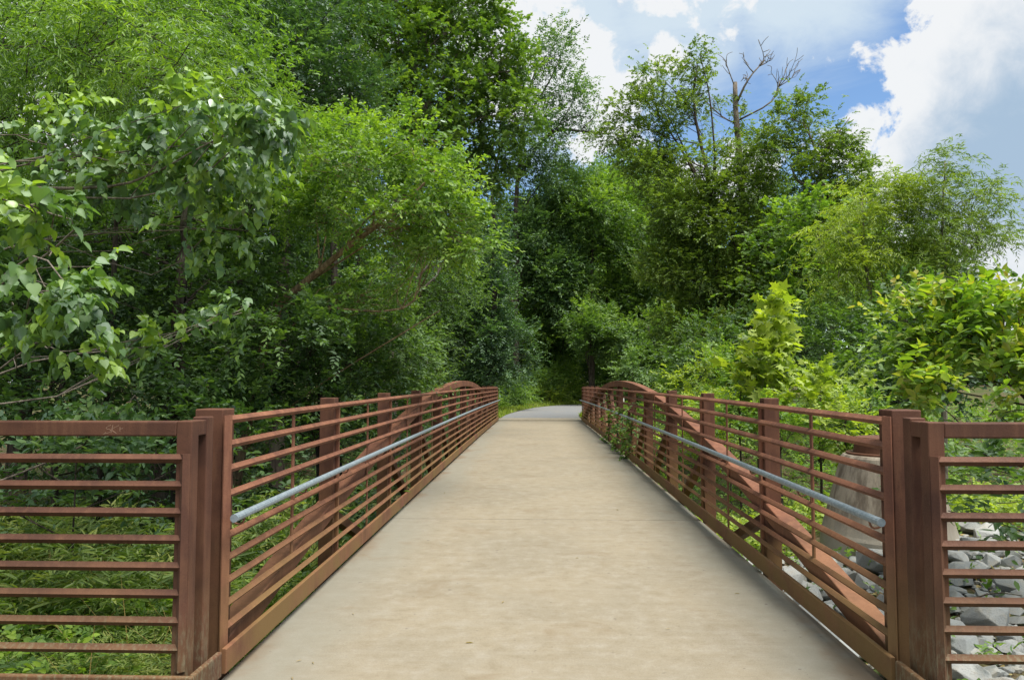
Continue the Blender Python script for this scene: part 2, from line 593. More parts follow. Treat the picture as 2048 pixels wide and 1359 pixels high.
def tree(name, label, cat, base, stem, lobes, leaf, shape='ovate', size=.08, kn=9, cover=4.0, r0=.14, bark=None, group=None,
         clump=.5, droop=.25, hang=0.0, wild=.45, theta=.9, limbs=(), tint=(.15, .85), twig=True, spl=3.2, keep=None, ntw=14, up=.35, gap=0.0):
    """base: foot; stem: list of points of the main trunk; lobes: (centre, radii, cover factor)
    a tree is an Empty at its foot > trunk (stem, limbs, twigs) and crown (all leaves)"""
    base = np.asarray(base, dtype=float)
    root = empty(name, base, label, cat, group)
    tb = MB()
    path = curve_pts([base - (0, 0, .15)] + [np.asarray(p) for p in stem], 12)
    path[1:-1] += rng.normal(0, r0 * .25, path[1:-1].shape)
    tb.tube(path, np.linspace(r0 * 1.1, r0 * .16, len(path)) , 8)
    allV, allF, allT, nv = [], [], [], 0
    for lb, rad in limbs:
        lp = curve_pts(lb, 12)
        tb.tube(lp, np.linspace(rad, rad * .3, len(lp)), 6)
    for li in lobes:
        c, rr = np.asarray(li[0], dtype=float), np.asarray(li[1], dtype=float)
        cf = li[2] if len(li) > 2 else 1.0
        # limb from the stem to the lobe
        d = np.linalg.norm(path - c, axis=1) + np.maximum(0, path[:, 2] - c[2] + .3 * rr[2]) * 1.5
        j = int(np.argmin(d[2:])) + 2 if len(path) > 3 else 1
        j = max(1, j - 1)
        a = path[j]
        mid = (a + c) / 2 + rng.normal(0, .14, 3) * np.linalg.norm(c - a) + np.array((0, 0, .06 * np.linalg.norm(c - a)))
        rl = max(.009, r0 * .27 * (1 - j / len(path) * .5))
        lp = curve_pts([a, mid, c], 8)
        tb.tube(lp, np.linspace(rl, rl * .4, 8), 5)
        # clumps of sprays
        area = math.pi * rr[2] * max(rr[0], (rr[0] + rr[1]) / 2)
        nleaf = area / (AREA[shape] * size * size) * cover * cf * Q
        nsp = max(4, int(nleaf / kn))
        nc = max(4, int(nsp / 16))
        u = unit(rng.normal(0, 1, (nc, 3)))
        rad_ = (rng.uniform(.12, 1, nc) ** .45)[:, None]
        cc = c + u * rr * rad_
        if gap:
            keepc = rng.uniform(0, 1, nc) > gap
            cc, u = cc[keepc], u[keepc]
            nc = len(cc)
            if nc == 0: continue
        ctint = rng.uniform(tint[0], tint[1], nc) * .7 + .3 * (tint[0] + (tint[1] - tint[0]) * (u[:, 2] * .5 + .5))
        idx = rng.integers(0, nc, nsp)
        scale = clump * rr.mean() / max(1.0, (nc / 10) ** .33)
        O = cc[idx] + rng.normal(0, 1, (nsp, 3)) * scale * np.array((.75, .75, .5))
        D = u[idx] * .8 + rng.normal(0, .55, (nsp, 3)) + np.array((0, 0, up))
        ok = corridor(O)
        if keep is not None:
            ok &= keep(O)
        O, D, idx = O[ok], D[ok], idx[ok]
        if len(O) == 0: continue
        V, F, T = sprays(O, D, kn, size * spl, size, shape, theta, droop, wild, ctint[idx], hang)
        allV.append(V)
        allF.append(F + nv)
        allT.append(T)
        nv += len(V)
        if twig:
            for q in rng.choice(nc, min(nc, ntw), replace=False):
                e = cc[q]
                a2 = lp[rng.integers(3, 8)]
                if not corridor(e[None])[0]: continue
                mid = (a2 + e) / 2 + rng.normal(0, .10, 3) * np.linalg.norm(e - a2)
                tb.tube(curve_pts([a2, mid, e], 5), np.linspace(rl * .38, max(.004, rl * .1), 5), 4, False)
    tb.build('trunk', bark or M_BARK, root, smooth=True)
    if allV:
        me = np_mesh('crown', np.concatenate(allV) - base, np.concatenate(allF), np.concatenate(allT))
        put('crown', me, leaf, root)
    return root


def lob(px, py, rx, ry, Y, ry_depth=None, cf=1.0):
    """a crown lobe given by where the photo shows it and its real distance"""
    c = W(px, py, Y)
    s = Y / FPX
    return (c, (rx * s, (ry_depth if ry_depth else (rx + ry) / 2 * s), ry * s), cf)


# ------------------------------------------------------------------ terrain
PATH_C = np.array([(0.075, 30.5), (.1, 33), (.2, 36), (.6, 40), (1.15, 44), (2.0, 48), (3.4, 51.5), (5.6, 54.3), (9, 56.5), (14, 58), (22, 59), (40, 60)])


def path_dist(x, y):
    P = PATH_C
    best = np.full(np.shape(x), 1e9)
    for a, b in zip(P[:-1], P[1:]):
        d = b - a
        t = np.clip(((x - a[0]) * d[0] + (y - a[1]) * d[1]) / (d @ d), 0, 1)
        best = np.minimum(best, np.hypot(x - a[0] - t * d[0], y - a[1] - t * d[1]))
    return best


def sst(x, a, b):
    t = np.clip((x - a) / (b - a), 0, 1)
    return t * t * (3 - 2 * t)


def ground_h(x, y):
    x = np.asarray(x, dtype=float)
    y = np.asarray(y, dtype=float)
    lane = np.abs(x - .075)
    yc = 17.5 + .22 * x
    h = -2.3 * np.exp(-((y - yc) / 5.2) ** 2)
    h += -.30 * sst(lane, 1.7, 2.6) * (1 - sst(y, 26, 33))
    h += -.32 * (1 - sst(lane, 1.7, 2.6)) * sst(y, 3.6, 4.3) * (1 - sst(y, 30.3, 31.2))
    h += .30 * sst(x, 2.4, 4.5) * sst(y, 5.5, 8.0) * (1 - sst(y, 10, 13))
    h += -.03 - .02 * sst(lane, 1.7, 2.4)
    far = np.clip(path_dist(x, y) - 2.6, 0, 9)
    h += .17 * far * sst(y, 40, 54) * sst(np.abs(y - 45), -1, 1) * np.where(y > 40, 1, 0)
    h += .05 * np.sin(x * 1.3 + y * .7) * sst(lane, 2.4, 5) + .04 * np.sin(x * 2.9 - y * 2.1) * sst(lane, 2.4, 4)
    return h


def axis_pts(lo, hi, fine_lo, fine_hi, step, nout):
    mid = np.arange(fine_lo, fine_hi + 1e-6, step)
    a = fine_lo - (np.geomspace(step, fine_lo - lo + step, nout)[::-1] - step)[:-1]
    b = fine_hi + (np.geomspace(step, hi - fine_hi + step, nout) - step)[1:]
    return np.concatenate([a, mid, b])


gx = axis_pts(-600, 600, -14, 14, .2, 26)
gy = axis_pts(-300, 900, -2, 64, .25, 26)
X, Y = np.meshgrid(gx, gy)
Z = ground_h(X, Y)
V = np.stack([X, Y, Z], -1).reshape(-1, 3)
nx, ny = len(gx), len(gy)
i = (np.arange(ny - 1)[:, None] * nx + np.arange(nx - 1)).ravel()
tag(put('ground', np_mesh('ground', V, np.stack([i, i + 1, i + nx + 1, i + nx], -1), smooth=True), M_SOIL), kind='structure')


def strip(pts, half, z, name, m_):
    p = curve_pts(np.c_[pts, np.zeros(len(pts))], 60)
    t = np.gradient(p, axis=0)
    t = unit(t)
    nrm = np.c_[-t[:, 1], t[:, 0], np.zeros(len(t))]
    mb = MB()
    rings = []
    for a, b in zip(p, nrm):
        l, r_ = a + b * half, a - b * half
        rings.append([(l[0], l[1], z), (r_[0], r_[1], z), (r_[0], r_[1], z - .12), (l[0], l[1], z - .12)])
    mb.sweep(rings)
    return tag(mb.build(name, m_), kind='structure')


strip(PATH_C[1:], 1.75, 0.0, 'asphalt_path', M_ASPH)
mb = MB()
mb.box(-1.70, 1.85, 31.02, 32.9, -.14, 0.006)
tag(mb.build('concrete_pavement', M_DECK), kind='structure')
mb = MB()
mb.box(-1.75, 1.90, -14, 3.90, -.2, -.004)
tag(mb.build('approach_path', M_ASPH), kind='structure')

# ------------------------------------------------------------------ the bridge
BX, Y0, NP, SP = 0.075, 3.98, 12, 2.245
Y1 = Y0 + NP * SP
bridge = empty('footbridge', (BX, Y0, 0), 'long rust brown steel footbridge with arched side trusses and a concrete deck', 'footbridge')


def camb(y):
    t = np.clip((y - Y0) / (Y1 - Y0), 0, 1)
    return -.02 * t + .16 * t * (1 - t)


YS = np.linspace(Y0, Y1, NP * 4 + 1)
# deck with expansion joints: slabs butted with narrow gaps
deck = MB()
edges = [Y0 - .04, Y0 + 2 * SP + .05, Y0 + 5 * SP, Y0 + 8 * SP, Y0 + 10.5 * SP, Y1 + .02]
for a, b in zip(edges[:-1], edges[1:]):
    ys = np.linspace(a + .006, b - .006, 10)
    hw = 1.755
    deck.sweep([[(BX - hw, y, camb(y)), (BX + hw, y, camb(y)), (BX + hw, y, camb(y) - .13), (BX - hw, y, camb(y) - .13)] for y in ys])
deck.build('deck', M_DECK, bridge)
mb = MB()
mb.box(BX - 1.74, BX + 1.74, Y0 - .068, Y0 - .037, -.16, .006)
mb.build('end_angle', M_RUST, bridge, bevel=.004)


def vprof(half=.0225, th=.006):
    """angle iron set on its corner; first coordinate points to the walkway"""
    return [(0, 0), (-half, half), (-half - th, half - th * .4), (-th * 1.6, 0), (-half - th, -half + th * .4), (-half, -half)]


RAIL_H = [1.367, 1.233, 1.100, .963, .741, .620, .498, .376, .254]
ARCH_C, ARCH_K, YM = 1.545, .00815, (Y0 + Y1) / 2


def arch(y):
    return ARCH_C - ARCH_K * (y - YM) ** 2


for sd in (-1, 1):
    def X_(o):
        return BX + sd * o
    IN = 1.79                                    # inner face of the posts
    for h in RAIL_H:
        mb = MB()
        ys = np.linspace(Y0 + .005, Y1 - .005, 25)
        mb.sweep([[(X_(1.742 - a), y, h + b + camb(y)) for a, b in vprof()] for y in ys])
        mb.build('rail', M_RAIL, bridge)
    # upright angle closing the rail ends
    for ye, q in ((Y0 + .012, 1), (Y1 - .012, -1)):
        mb = MB()
        mb.sweep([[(X_(1.738 - a), ye + b, z + camb(ye)) for a, b in vprof(.03, .008)] for z in (.12, 1.392)])
        mb.build('rail_end', M_RAIL, bridge)
    # toe plate
    mb = MB()
    ys = np.linspace(Y0 - .06, Y1 + .02, 25)
    mb.sweep([[(X_(1.715), y, .170 + camb(y)), (X_(1.715), y, .050 + camb(y)), (X_(1.72), y, .045 + camb(y)), (X_(1.74), y, .045 + camb(y)), (X_(1.74), y, .175 + camb(y)), (X_(1.72), y, .175 + camb(y))] for y in ys])
    mb.build('toe_plate', M_RAIL, bridge, bevel=.003)
    # arch rib
    mb = MB()
    ys = np.linspace(Y0 + .15, Y1 - .15, 41)
    rings = []
    for y in ys:
        sl = -2 * ARCH_K * (y - YM)
        hh = .065 * math.sqrt(1 + sl * sl)
        rings.append([(X_(IN - .003), y, arch(y) + hh), (X_(IN + .133), y, arch(y) + hh), (X_(IN + .133), y, arch(y) - hh), (X_(IN - .003), y, arch(y) - hh)])
    mb.sweep(rings)
    mb.build('arch_rib', M_ARCH, bridge, bevel=.008)
    # lower chord
    mb = MB()
    mb.sweep([[(X_(IN + .002), y, -.30 + camb(y)), (X_(IN + .128), y, -.30 + camb(y)), (X_(IN + .128), y, -.45 + camb(y)), (X_(IN + .002), y, -.45 + camb(y))] for y in YS])
    mb.build('lower_chord', M_RUST, bridge)
    # posts
    for i in range(0, NP + 1):
        y = Y0 + i * SP
        end = i in (0, NP)
        w = .155 if end else .125
        yy0 = y + (.01 if i == 0 else (-.165 if end else -.02))
        top = 1.425 if end else (1.43 if arch(y) < 1.30 else arch(y) - .055)
        top += camb(y) if (end or arch(y) < 1.30) else 0
        mb = MB()
        mb.box(X_(IN), X_(IN + w), yy0, yy0 + w, -.46, top)
        mb.build('end_post' if end else 'post', M_RUST, bridge, bevel=.006)
        if 0 < i < NP:
            mb = MB()                            # flat bar holding the rails to the post
            mb.box(X_(1.764), X_(IN - .001), yy0 + .05, yy0 + .085, .02 + camb(y), 1.375 + camb(y))
            mb.build('rail_bracket', M_RAIL, bridge)
    for i in range(NP):
        y = Y0 + (i + .5) * SP
        lo = max(.10, arch(y) + .06) if i in (0, NP - 1) else .10
        mb = MB()
        mb.box(X_(1.766), X_(1.776), y - .02, y + .02, lo + camb(y), 1.375 + camb(y))
        mb.build('baluster', M_RAIL, bridge)
        # diagonal of the truss
        a = Y0 + i * SP + .03
        b = Y0 + (i + 1) * SP + .03
        if i >= NP / 2:
            a, b = b, a
        za = min(arch(a) - .04, 1.25)
        if 0 < i < NP - 1:
            mb = MB()
            d = np.array((b - a, -.34 - za))
            n_ = np.array((-d[1], d[0])) / np.linalg.norm(d) * .04
            ring = lambda yy, zz: [(X_(IN + .025), yy + n_[0], zz + n_[1]), (X_(IN + .105), yy + n_[0], zz + n_[1]), (X_(IN + .105), yy - n_[0], zz - n_[1]), (X_(IN + .025), yy - n_[0], zz - n_[1])]
            mb.sweep([ring(a, za), ring(b, -.34)])
            mb.build('diagonal', M_RUST, bridge)
    # hand rail pipe and its hooks
    mb = MB()
    ys = np.linspace(Y0 - .10, Y1 + .12, 30)
    mb.tube([(X_(1.672), y, .858 + camb(y)) for y in ys], .0215, 12)
    mb.build('handrail', M_GALV, bridge, smooth=False)
    hk = []
    for i in range(2 * NP + 1):
        y = Y0 + i * SP / 2 + (.04 if i == 0 else 0)
        mb = MB()
        z = camb(y)
        mb.tube(curve_pts([(X_(1.672), y, .838 + z), (X_(1.680), y, .812 + z), (X_(1.705), y, .802 + z), (X_(1.735), y, .815 + z), (X_(1.762), y, .815 + z)], 8), .006, 5)
        mb.box(X_(1.758), X_(1.770), y - .014, y + .014, .735 + z, .835 + z)
        mb.build('handrail_bracket', M_RAIL, bridge)

# ------------------------------------------------------------------ the two fences before the bridge
def fence(sd, label, x_far):
    inner = 1.79
    X_ = lambda o: BX + sd * o
    root = empty('steel_fence', (X_(inner), 3.63, 0), label, 'fence', 'fences flanking the bridge end')
    T = .078
    for nm, y in (('corner_post', 3.63), ('return_post', 3.80)):
        mb = MB()
        mb.box(X_(inner), X_(inner + T), y, y + T, -.4, 1.38 if nm == 'corner_post' else 1.392)
        mb.build(nm, M_FENCE, root, bevel=.006)
    mb = MB()
    mb.box(X_(inner + .003), X_(inner + T - .003), 3.63 + T, 3.80, 1.302, 1.378)
    mb.build('return_rail', M_FENCE, root, bevel=.005)
    mb = MB()
    mb.box(X_(inner + T), X_(x_far), 3.632, 3.63 + T - .002, 1.303, 1.378)
    mb.build('top_rail', M_FENCE, root, bevel=.008)
    n = max(1, int((x_far - inner) / 2.2))
    for q in range(1, n + 1):
        xx = inner + q * 2.2
        mb = MB()
        mb.box(X_(xx), X_(xx + T), 3.634, 3.63 + T - .004, -.4, 1.302)
        mb.build('post', M_FENCE, root, bevel=.006)
    for q in range(8):
        h = 1.195 - .1312 * q
        mb = MB()
        mb.sweep([[(xx, 3.602 - a, h + b) for a, b in vprof(.0225, .006)] for xx in (X_(inner + .028), X_(x_far))])
        mb.build('rail', M_FENCE, root)
    mb = MB()
    mb.sweep([[(X_(inner + .028) + b, 3.5985 - a, z) for a, b in vprof(.0255, .007)] for z in (.17, 1.219)])
    mb.build('rail_end', M_FENCE, root)
    # toe plate: along the fence and back to the bridge
    mb = MB()
    mb.box(X_(inner - .07), X_(x_far), 3.545, 3.575, .045, .172)
    mb.build('toe_plate', M_FENCE, root, bevel=.008)
    mb = MB()
    mb.box(X_(inner - .07), X_(inner - .04), 3.575, 3.885, .045, .174)
    mb.build('toe_plate', M_FENCE, root, bevel=.008)
    return root


fl = fence(-1, 'rust brown rail fence with scratched initials, above tangled green undergrowth', 6.4)
fr = fence(1, 'rust brown rail fence standing in front of the grey rock bank', 6.2)
fr['label'] = 'rust brown rail fence standing in front of the grey rocks'
# initials scratched into the left top rail
mb = MB()
sc_ = 3.63 / FPX
strokes = [[(222, 849), (214, 853), (213, 857), (221, 859), (219, 864), (209, 867)], [(226, 849), (222, 865)], [(238, 850), (224, 858), (233, 866)], [(240, 853), (240, 862)], [(240, 857), (246, 856)], [(206, 868), (212, 864)]]
for s_ in strokes:
    pts = [W(a, b, 3.6325) for a, b in s_]
    mb.tube(curve_pts(pts, 10), .0014, 4)
M_SCR, k = mat('scratched_metal')
finish(k, (0.36, 0.24, 0.17), 0.7)
mb.build('scratched_initials', M_SCR, fl)

# ------------------------------------------------------------------ manhole cone
c0 = W(1775, 1030, 8.5)
gz = float(ground_h(c0[0], 8.5))
man = empty('manhole_cone', (c0[0], 8.5, gz), 'grey concrete manhole cone with a rusty iron cover among the weeds', 'manhole')


def lathe(mb, prof, n=40, c=(0, 0, 0)):
    th = np.arange(n) * 2 * math.pi / n
    mb.sweep([[(c[0] + r_ * math.cos(t), c[1] + r_ * math.sin(t), c[2] + z) for t in th] for r_, z in prof])
    return mb


mt = float(W(1690, 916, 8.05)[2])
H = mt - gz
mb = lathe(MB(), [(.715, -.2), (.70, .10), (.685, .14), (.465, H - .03), (.44, H)], 48, (c0[0], 8.5, gz))
mb.build('concrete_cone', M_CONC, man, bevel=.01)
mb = lathe(MB(), [(.41, H), (.41, H + .022), (.335, H + .024), (.315, H + .15), (.345, H + .16), (.345, H + .185), (.30, H + .187)], 40, (c0[0], 8.5, gz))
mb.build('iron_collar', M_RUST, man)
mb = lathe(MB(), [(.298, H + .15), (.298, H + .192), (.285, H + .197)], 40, (c0[0], 8.5, gz))
mb.build('iron_lid', M_RUST, man)

# ------------------------------------------------------------------ small marker plate beyond the right railing
p = W(1245, 801, 24)
mk = empty('marker_post', (p[0], 24, float(ground_h(p[0], 24))), 'thin post with a small white plate beyond the right railing', 'marker post')
M_WHITE, k = mat('white_plate')
finish(k, (0.78, 0.78, 0.76), 0.5)
mb = MB()
mb.box(p[0] - .025, p[0] + .025, 24.0, 24.03, float(ground_h(p[0], 24)) - .1, p[2] + .02)
mb.build('post', M_GALV, mk)
mb = MB()
mb.box(p[0] - .055, p[0] + .055, 23.985, 23.998, p[2] - .085, p[2] + .085)
mb.build('plate', M_WHITE, mk, bevel=.003)

# ------------------------------------------------------------------ riprap
def rock_mesh(seed):
    r_ = np.random.default_rng(seed)
    bm = bmesh.new()
    pts = unit(r_.normal(0, 1, (20, 3))) * r_.uniform(.74, 1.05, (20, 1)) * np.array((1.0, .78, .55))
    for q in pts:
        bm.verts.new(q)
    res = bmesh.ops.convex_hull(bm, input=bm.verts)
    bmesh.ops.delete(bm, geom=[e for e in res['geom_interior'] if isinstance(e, bmesh.types.BMVert)], context='VERTS')
    bmesh.ops.bevel(bm, geom=bm.edges[:], offset=.018, segments=1, affect='EDGES')
    me = bpy.data.meshes.new('rock')
    bm.to_mesh(me)
    bm.free()
    me.materials.append(M_ROCK)
    return me


rocks = [rock_mesh(s) for s in range(14)]
placed = []
tries = 0
rr_ = np.random.default_rng(21)
cands = []
RK_LABEL = 'blue grey angular broken rock lying loose in the rock bank right of the bridge'
while len(placed) < 300 and tries < 30000:
    tries += 1
    x = rr_.uniform(2.0, 8.6)
    y = rr_.uniform(3.75, 9.3)
    if y > 8.7 + .5 * math.sin(x * 2) or x / y > 0.82:
        continue
    if math.hypot(x - c0[0], y - 8.5) < .85:
        continue
    s = rr_.choice([.09, .13, .17, .22, .29], p=[.26, .34, .24, .12, .04])
    if any(math.hypot(x - a, y - b) < (s + c_) * .68 for a, b, c_ in placed):
        continue
    placed.append((x, y, s))
for idx, (x, y, s) in enumerate(placed):
    o = bpy.data.objects.new('riprap_rock', rocks[rr_.integers(0, len(rocks))])
    o.location = (x, y, float(ground_h(x, y)) + s * .28)
    o.rotation_euler = (rr_.uniform(-.5, .5), rr_.uniform(-.5, .5), rr_.uniform(0, 6.3))
    o.scale = (s * rr_.uniform(.9, 1.25), s * rr_.uniform(.9, 1.25), s * rr_.uniform(.8, 1.3))
    COL.objects.link(o)
    tag(o, RK_LABEL, 'rock', 'loose rocks of the bank right of the bridge')

# chips and small stones filling between the rocks
gv = MB()
src = [np.array([v.co[:] for v in me.vertices]) for me in rocks[:4]]
srf = [[tuple(p.vertices) for p in me.polygons] for me in rocks[:4]]
for q in range(3000):
    x, y = rr_.uniform(2.25, 8.8), rr_.uniform(3.9, 9.2)
    if y > 8.6 + .5 * math.sin(x * 2) or x / y > .88: continue
    kx = rr_.integers(0, 4)
    s = rr_.uniform(.02, .06)
    a = rr_.uniform(0, 6.28)
    ca, sa = math.cos(a), math.sin(a)
    v = src[kx] * s
    gv.add(np.c_[v[:, 0] * ca - v[:, 1] * sa + x, v[:, 0] * sa + v[:, 1] * ca + y, v[:, 2] + float(ground_h(x, y)) + s * .25], srf[kx])
tag(gv.build('gravel', M_ROCK), 'stone chips filling the gaps between the rocks', None, None, 'stuff')

for lb_, pp in (('thin forked dead stick lying on the rocks behind the right fence', [(4.05, 5.0), (3.75, 4.6), (3.62, 4.15)]), ('short bent dead twig lying across the rocks below the manhole', [(2.9, 6.1), (3.25, 5.9), (3.5, 6.0)])):
    pts = [np.array((x, y, float(ground_h(x, y)) + .2 + .04 * q)) for q, (x, y) in enumerate(pp)]
    e = MB()
    e.tube(curve_pts(pts, 10), np.linspace(.012, .005, 10), 5)
    e.tube(curve_pts([pts[1], pts[1] + (.18, -.12, .10), pts[1] + (.26, -.3, .13)], 6), np.linspace(.007, .003, 6), 4)
    tag(put('dead_stick', e.mesh('dead_stick', pts[0], True), M_BARK, None, tuple(pts[0])), lb_, 'stick')

# ------------------------------------------------------------------ ground cover
def cover(name, pts, leaf, shape, size, kn, L, hmin, hmax, m_, droop=.35, wild=.4, hang=0.0, stems=True, kind='stuff', rng_t=(.1, .9), nst=3):
    """low plants: upright stems bearing leaf sprays"""
    n = len(pts)
    z = ground_h(pts[:, 0], pts[:, 1])
    allV, allF, allT, nv = [], [], [], 0
    hs = rng.uniform(hmin, hmax, n)
    tn = rng.uniform(*rng_t, n)
    for lvl in range(nst):
        f = (lvl + .4) / nst
        O = np.c_[pts, z + hs * f] + rng.normal(0, .02, (n, 3))
        D = np.c_[rng.normal(0, .7, (n, 2)), np.abs(rng.normal(.6, .3, n))]
        V, F, T = sprays(O, D, kn, L, size, shape, .9, droop, wild, tn, hang)
        allV.append(V); allF.append(F + nv); allT.append(T); nv += len(V)
    o = put(name, np_mesh(name, np.concatenate(allV), np.concatenate(allF), np.concatenate(allT)), leaf)
    return tag(o, m_, None, None, kind)


def area_pts(n, x0, x1, y0, y1, ok=None):
    P = np.c_[rng.uniform(x0, x1, n), rng.uniform(y0, y1, n)]
    return P if ok is None else P[ok(P[:, 0], P[:, 1])]


# left bank: small lance and broad leaved weeds in patches, taller weeds behind
def patch(x, y, ph, thr):
    return np.sin(x * 2.3 + ph) + np.sin(y * 3.1 - ph * 2) + np.sin((x + y) * 1.7 + ph * 3) > thr


bare = lambda x, y: np.hypot((x + 2.35) / .55, (y - 4.1) / .35) > 1
P = area_pts(5200, -8.5, -1.98, 3.9, 6.6, lambda x, y: bare(x, y) & patch(x, y, .4, -1.3))
cover('grass', P, L_STILT, 'lance', .058, 10, .15, .06, .30, 'low bright grass with lance leaves under the left fence', rng_t=(.1, 1))
P = area_pts(2600, -8.5, -1.98, 3.9, 7.4, lambda x, y: bare(x, y) & patch(x, y, 2.1, -.2))
cover('undergrowth', P, L_BRIGHT, 'ovate', .062, 8, .14, .08, .38, 'small broad leaved weeds under the left fence', rng_t=(.0, 1))
P = area_pts(1150, -9, -2.1, 5.2, 9.0, lambda x, y: patch(x, y, 1.2, -.5))
tag(cover('undergrowth', P, L_STILT, 'lance', .115, 12, .26, .35, .95, 'taller lance leaved weeds behind the left fence', rng_t=(.0, .9), nst=4), None)
P = area_pts(420, -8, -2.1, 4.2, 8.0)
n = len(P)
V, F, T = leaves(np.c_[P, ground_h(P[:, 0], P[:, 1])], np.c_[rng.normal(0, .5, (n, 2)), np.ones(n)], rng.normal(0, 1, (n, 3)), rng.uniform(.25, .7, n), 'straw', rng.uniform(.3, 1, n))
tag(put('dry_grass', np_mesh('dry_grass', V, F, T), L_DRY), 'dead tan stalks standing in the weeds on the left', None, None, 'stuff')
P = area_pts(3600, -14, -2.0, 7.2, 34)
cover('undergrowth', P, L_DARK, 'ovate', .10, 9, .35, .2, 1.5, 'dark leafy undergrowth along the left of the bridge', rng_t=(.0, .9), nst=4)
# right bank
P = area_pts(4000, 2.1, 11, 8.3, 15, lambda x, y: np.hypot(x - c0[0], y - 8.5) > .95)
cover('undergrowth', P, L_YELLOW, 'ovate', .062, 9, .20, .08, .45, 'bright leafy ground cover around the manhole', rng_t=(.2, .9), nst=2)
P = area_pts(4200, 2.0, 16, 12, 36, lambda x, y: path_dist(x, y) > 2.2)
cover('undergrowth', P, L_BRIGHT, 'ovate', .085, 9, .30, .15, .85, 'bright leafy weeds beside the right railing', rng_t=(.1, .9))
P = area_pts(2600, 8, 28, 10, 36)
cover('undergrowth', P, L_BRIGHT, 'ovate', .11, 9, .40, .2, 1.0, 'leafy weeds spreading away behind the right fence', rng_t=(.0, .9))
P = area_pts(330, 2.05, 8, 4.4, 8.8)
cover('undergrowth', P, L_MID, 'ovate', .06, 7, .16, .12, .3, 'small weeds between the rocks', rng_t=(.4, .9), nst=1)
# verges and bank at the far end
P = area_pts(26000, -9, 12, 31, 60, lambda x, y: (path_dist(x, y) > 1.78) & (path_dist(x, y) < 6) & (np.abs(x - .075) > 1.78 * (y < 33)))
n = len(P)
V, F, T = leaves(np.c_[P, ground_h(P[:, 0], P[:, 1])], np.c_[rng.normal(0, .35, (n, 2)), np.ones(n)], rng.normal(0, 1, (n, 3)), rng.uniform(.10, .28, n), 'lance', rng.uniform(.4, 1, n))
tag(put('grass', np_mesh('grass', V, F, T), L_YELLOW), 'mown bright grass verge along the curving path', None, None, 'stuff')
P = area_pts(5200, -9, 14, 40, 64, lambda x, y: (path_dist(x, y) > 3.3) & (y > 40) & (x < y * .25 - 8))
cover('undergrowth', P, L_BRIGHT, 'lance', .22, 9, .5, .3, 1.4, 'tall weeds on the bank beyond the path', rng_t=(.2, .9))
# litter leaves on the soil
P = area_pts(5200, -8, 9, 3.9, 9, lambda x, y: np.abs(x - .075) > 1.72)
n = len(P)
V, F, T = leaves(np.c_[P, ground_h(P[:, 0], P[:, 1]) + .012], np.c_[rng.normal(0, 1, (n, 2)), rng.normal(0, .15, n)], np.c_[rng.normal(0, .35, (n, 2)), np.ones(n)], rng.uniform(.04, .09, n), 'ovate', rng.uniform(0, 1, n))
tag(put('leaf_litter', np_mesh('leaf_litter', V, F, T), L_DRY), 'dry brown leaf litter on the soil beside the bridge', None, None, 'stuff')

# fallen leaves on the deck and steel
for px, py in [(705, 1216), (604, 1306), (815, 1160), (1008, 1191), (627, 1313), (585, 1343), (1480, 1172), (1150, 1108), (930, 1270), (1238, 1016), (890, 985), (1330, 1240)]:
    Yl = 1.55 * FPX / (py - 764.5)
    x = W(px, py, Yl)[0]
    a = rng.uniform(0, 6.28)
    V, F, T = leaves(np.zeros((1, 3)), np.array([[math.cos(a), math.sin(a), .1]]), np.array([[0.3, .2, 1.0]]), np.array([rng.uniform(.035, .06)]), 'lance', np.array([.5]))
    o = put('fallen_leaf', np_mesh('fallen_leaf', V, F, T), L_DRY, None, (x, Yl, float(camb(Yl)) + .006))
    tag(o, 'small dry curled leaf lying on the concrete deck', 'leaf', 'dry leaves on the deck')

# far-off wood closing the horizon
n = 42000
ang = rng.uniform(R(-75), R(75), n)
dist = rng.uniform(82, 112, n)
P = np.c_[np.sin(ang) * dist, np.cos(ang) * dist]
top = 7.0 + 3.0 * np.sin(ang * 17) + 2.0 * np.sin(ang * 41 + 1) + np.where(ang > R(20), -4.0, 8.0)
O = np.c_[P, ground_h(P[:, 0], P[:, 1]) + np.clip(top, 2.5, 20) * rng.uniform(0, 1, n) ** .8]
V, F, T = sprays(O, rng.normal(0, 1, O.shape), 8, 1.8, .95, 'ovate', tint=rng.uniform(0, .9, n))
tag(put('forest', np_mesh('forest', V, F, T), L_DARK), 'far off dark wood closing the horizon', None, None, 'stuff')

# ------------------------------------------------------------------ trees: left
G = lambda x, y: (x, y, float(ground_h(x, y)))
CL = lambda p: p

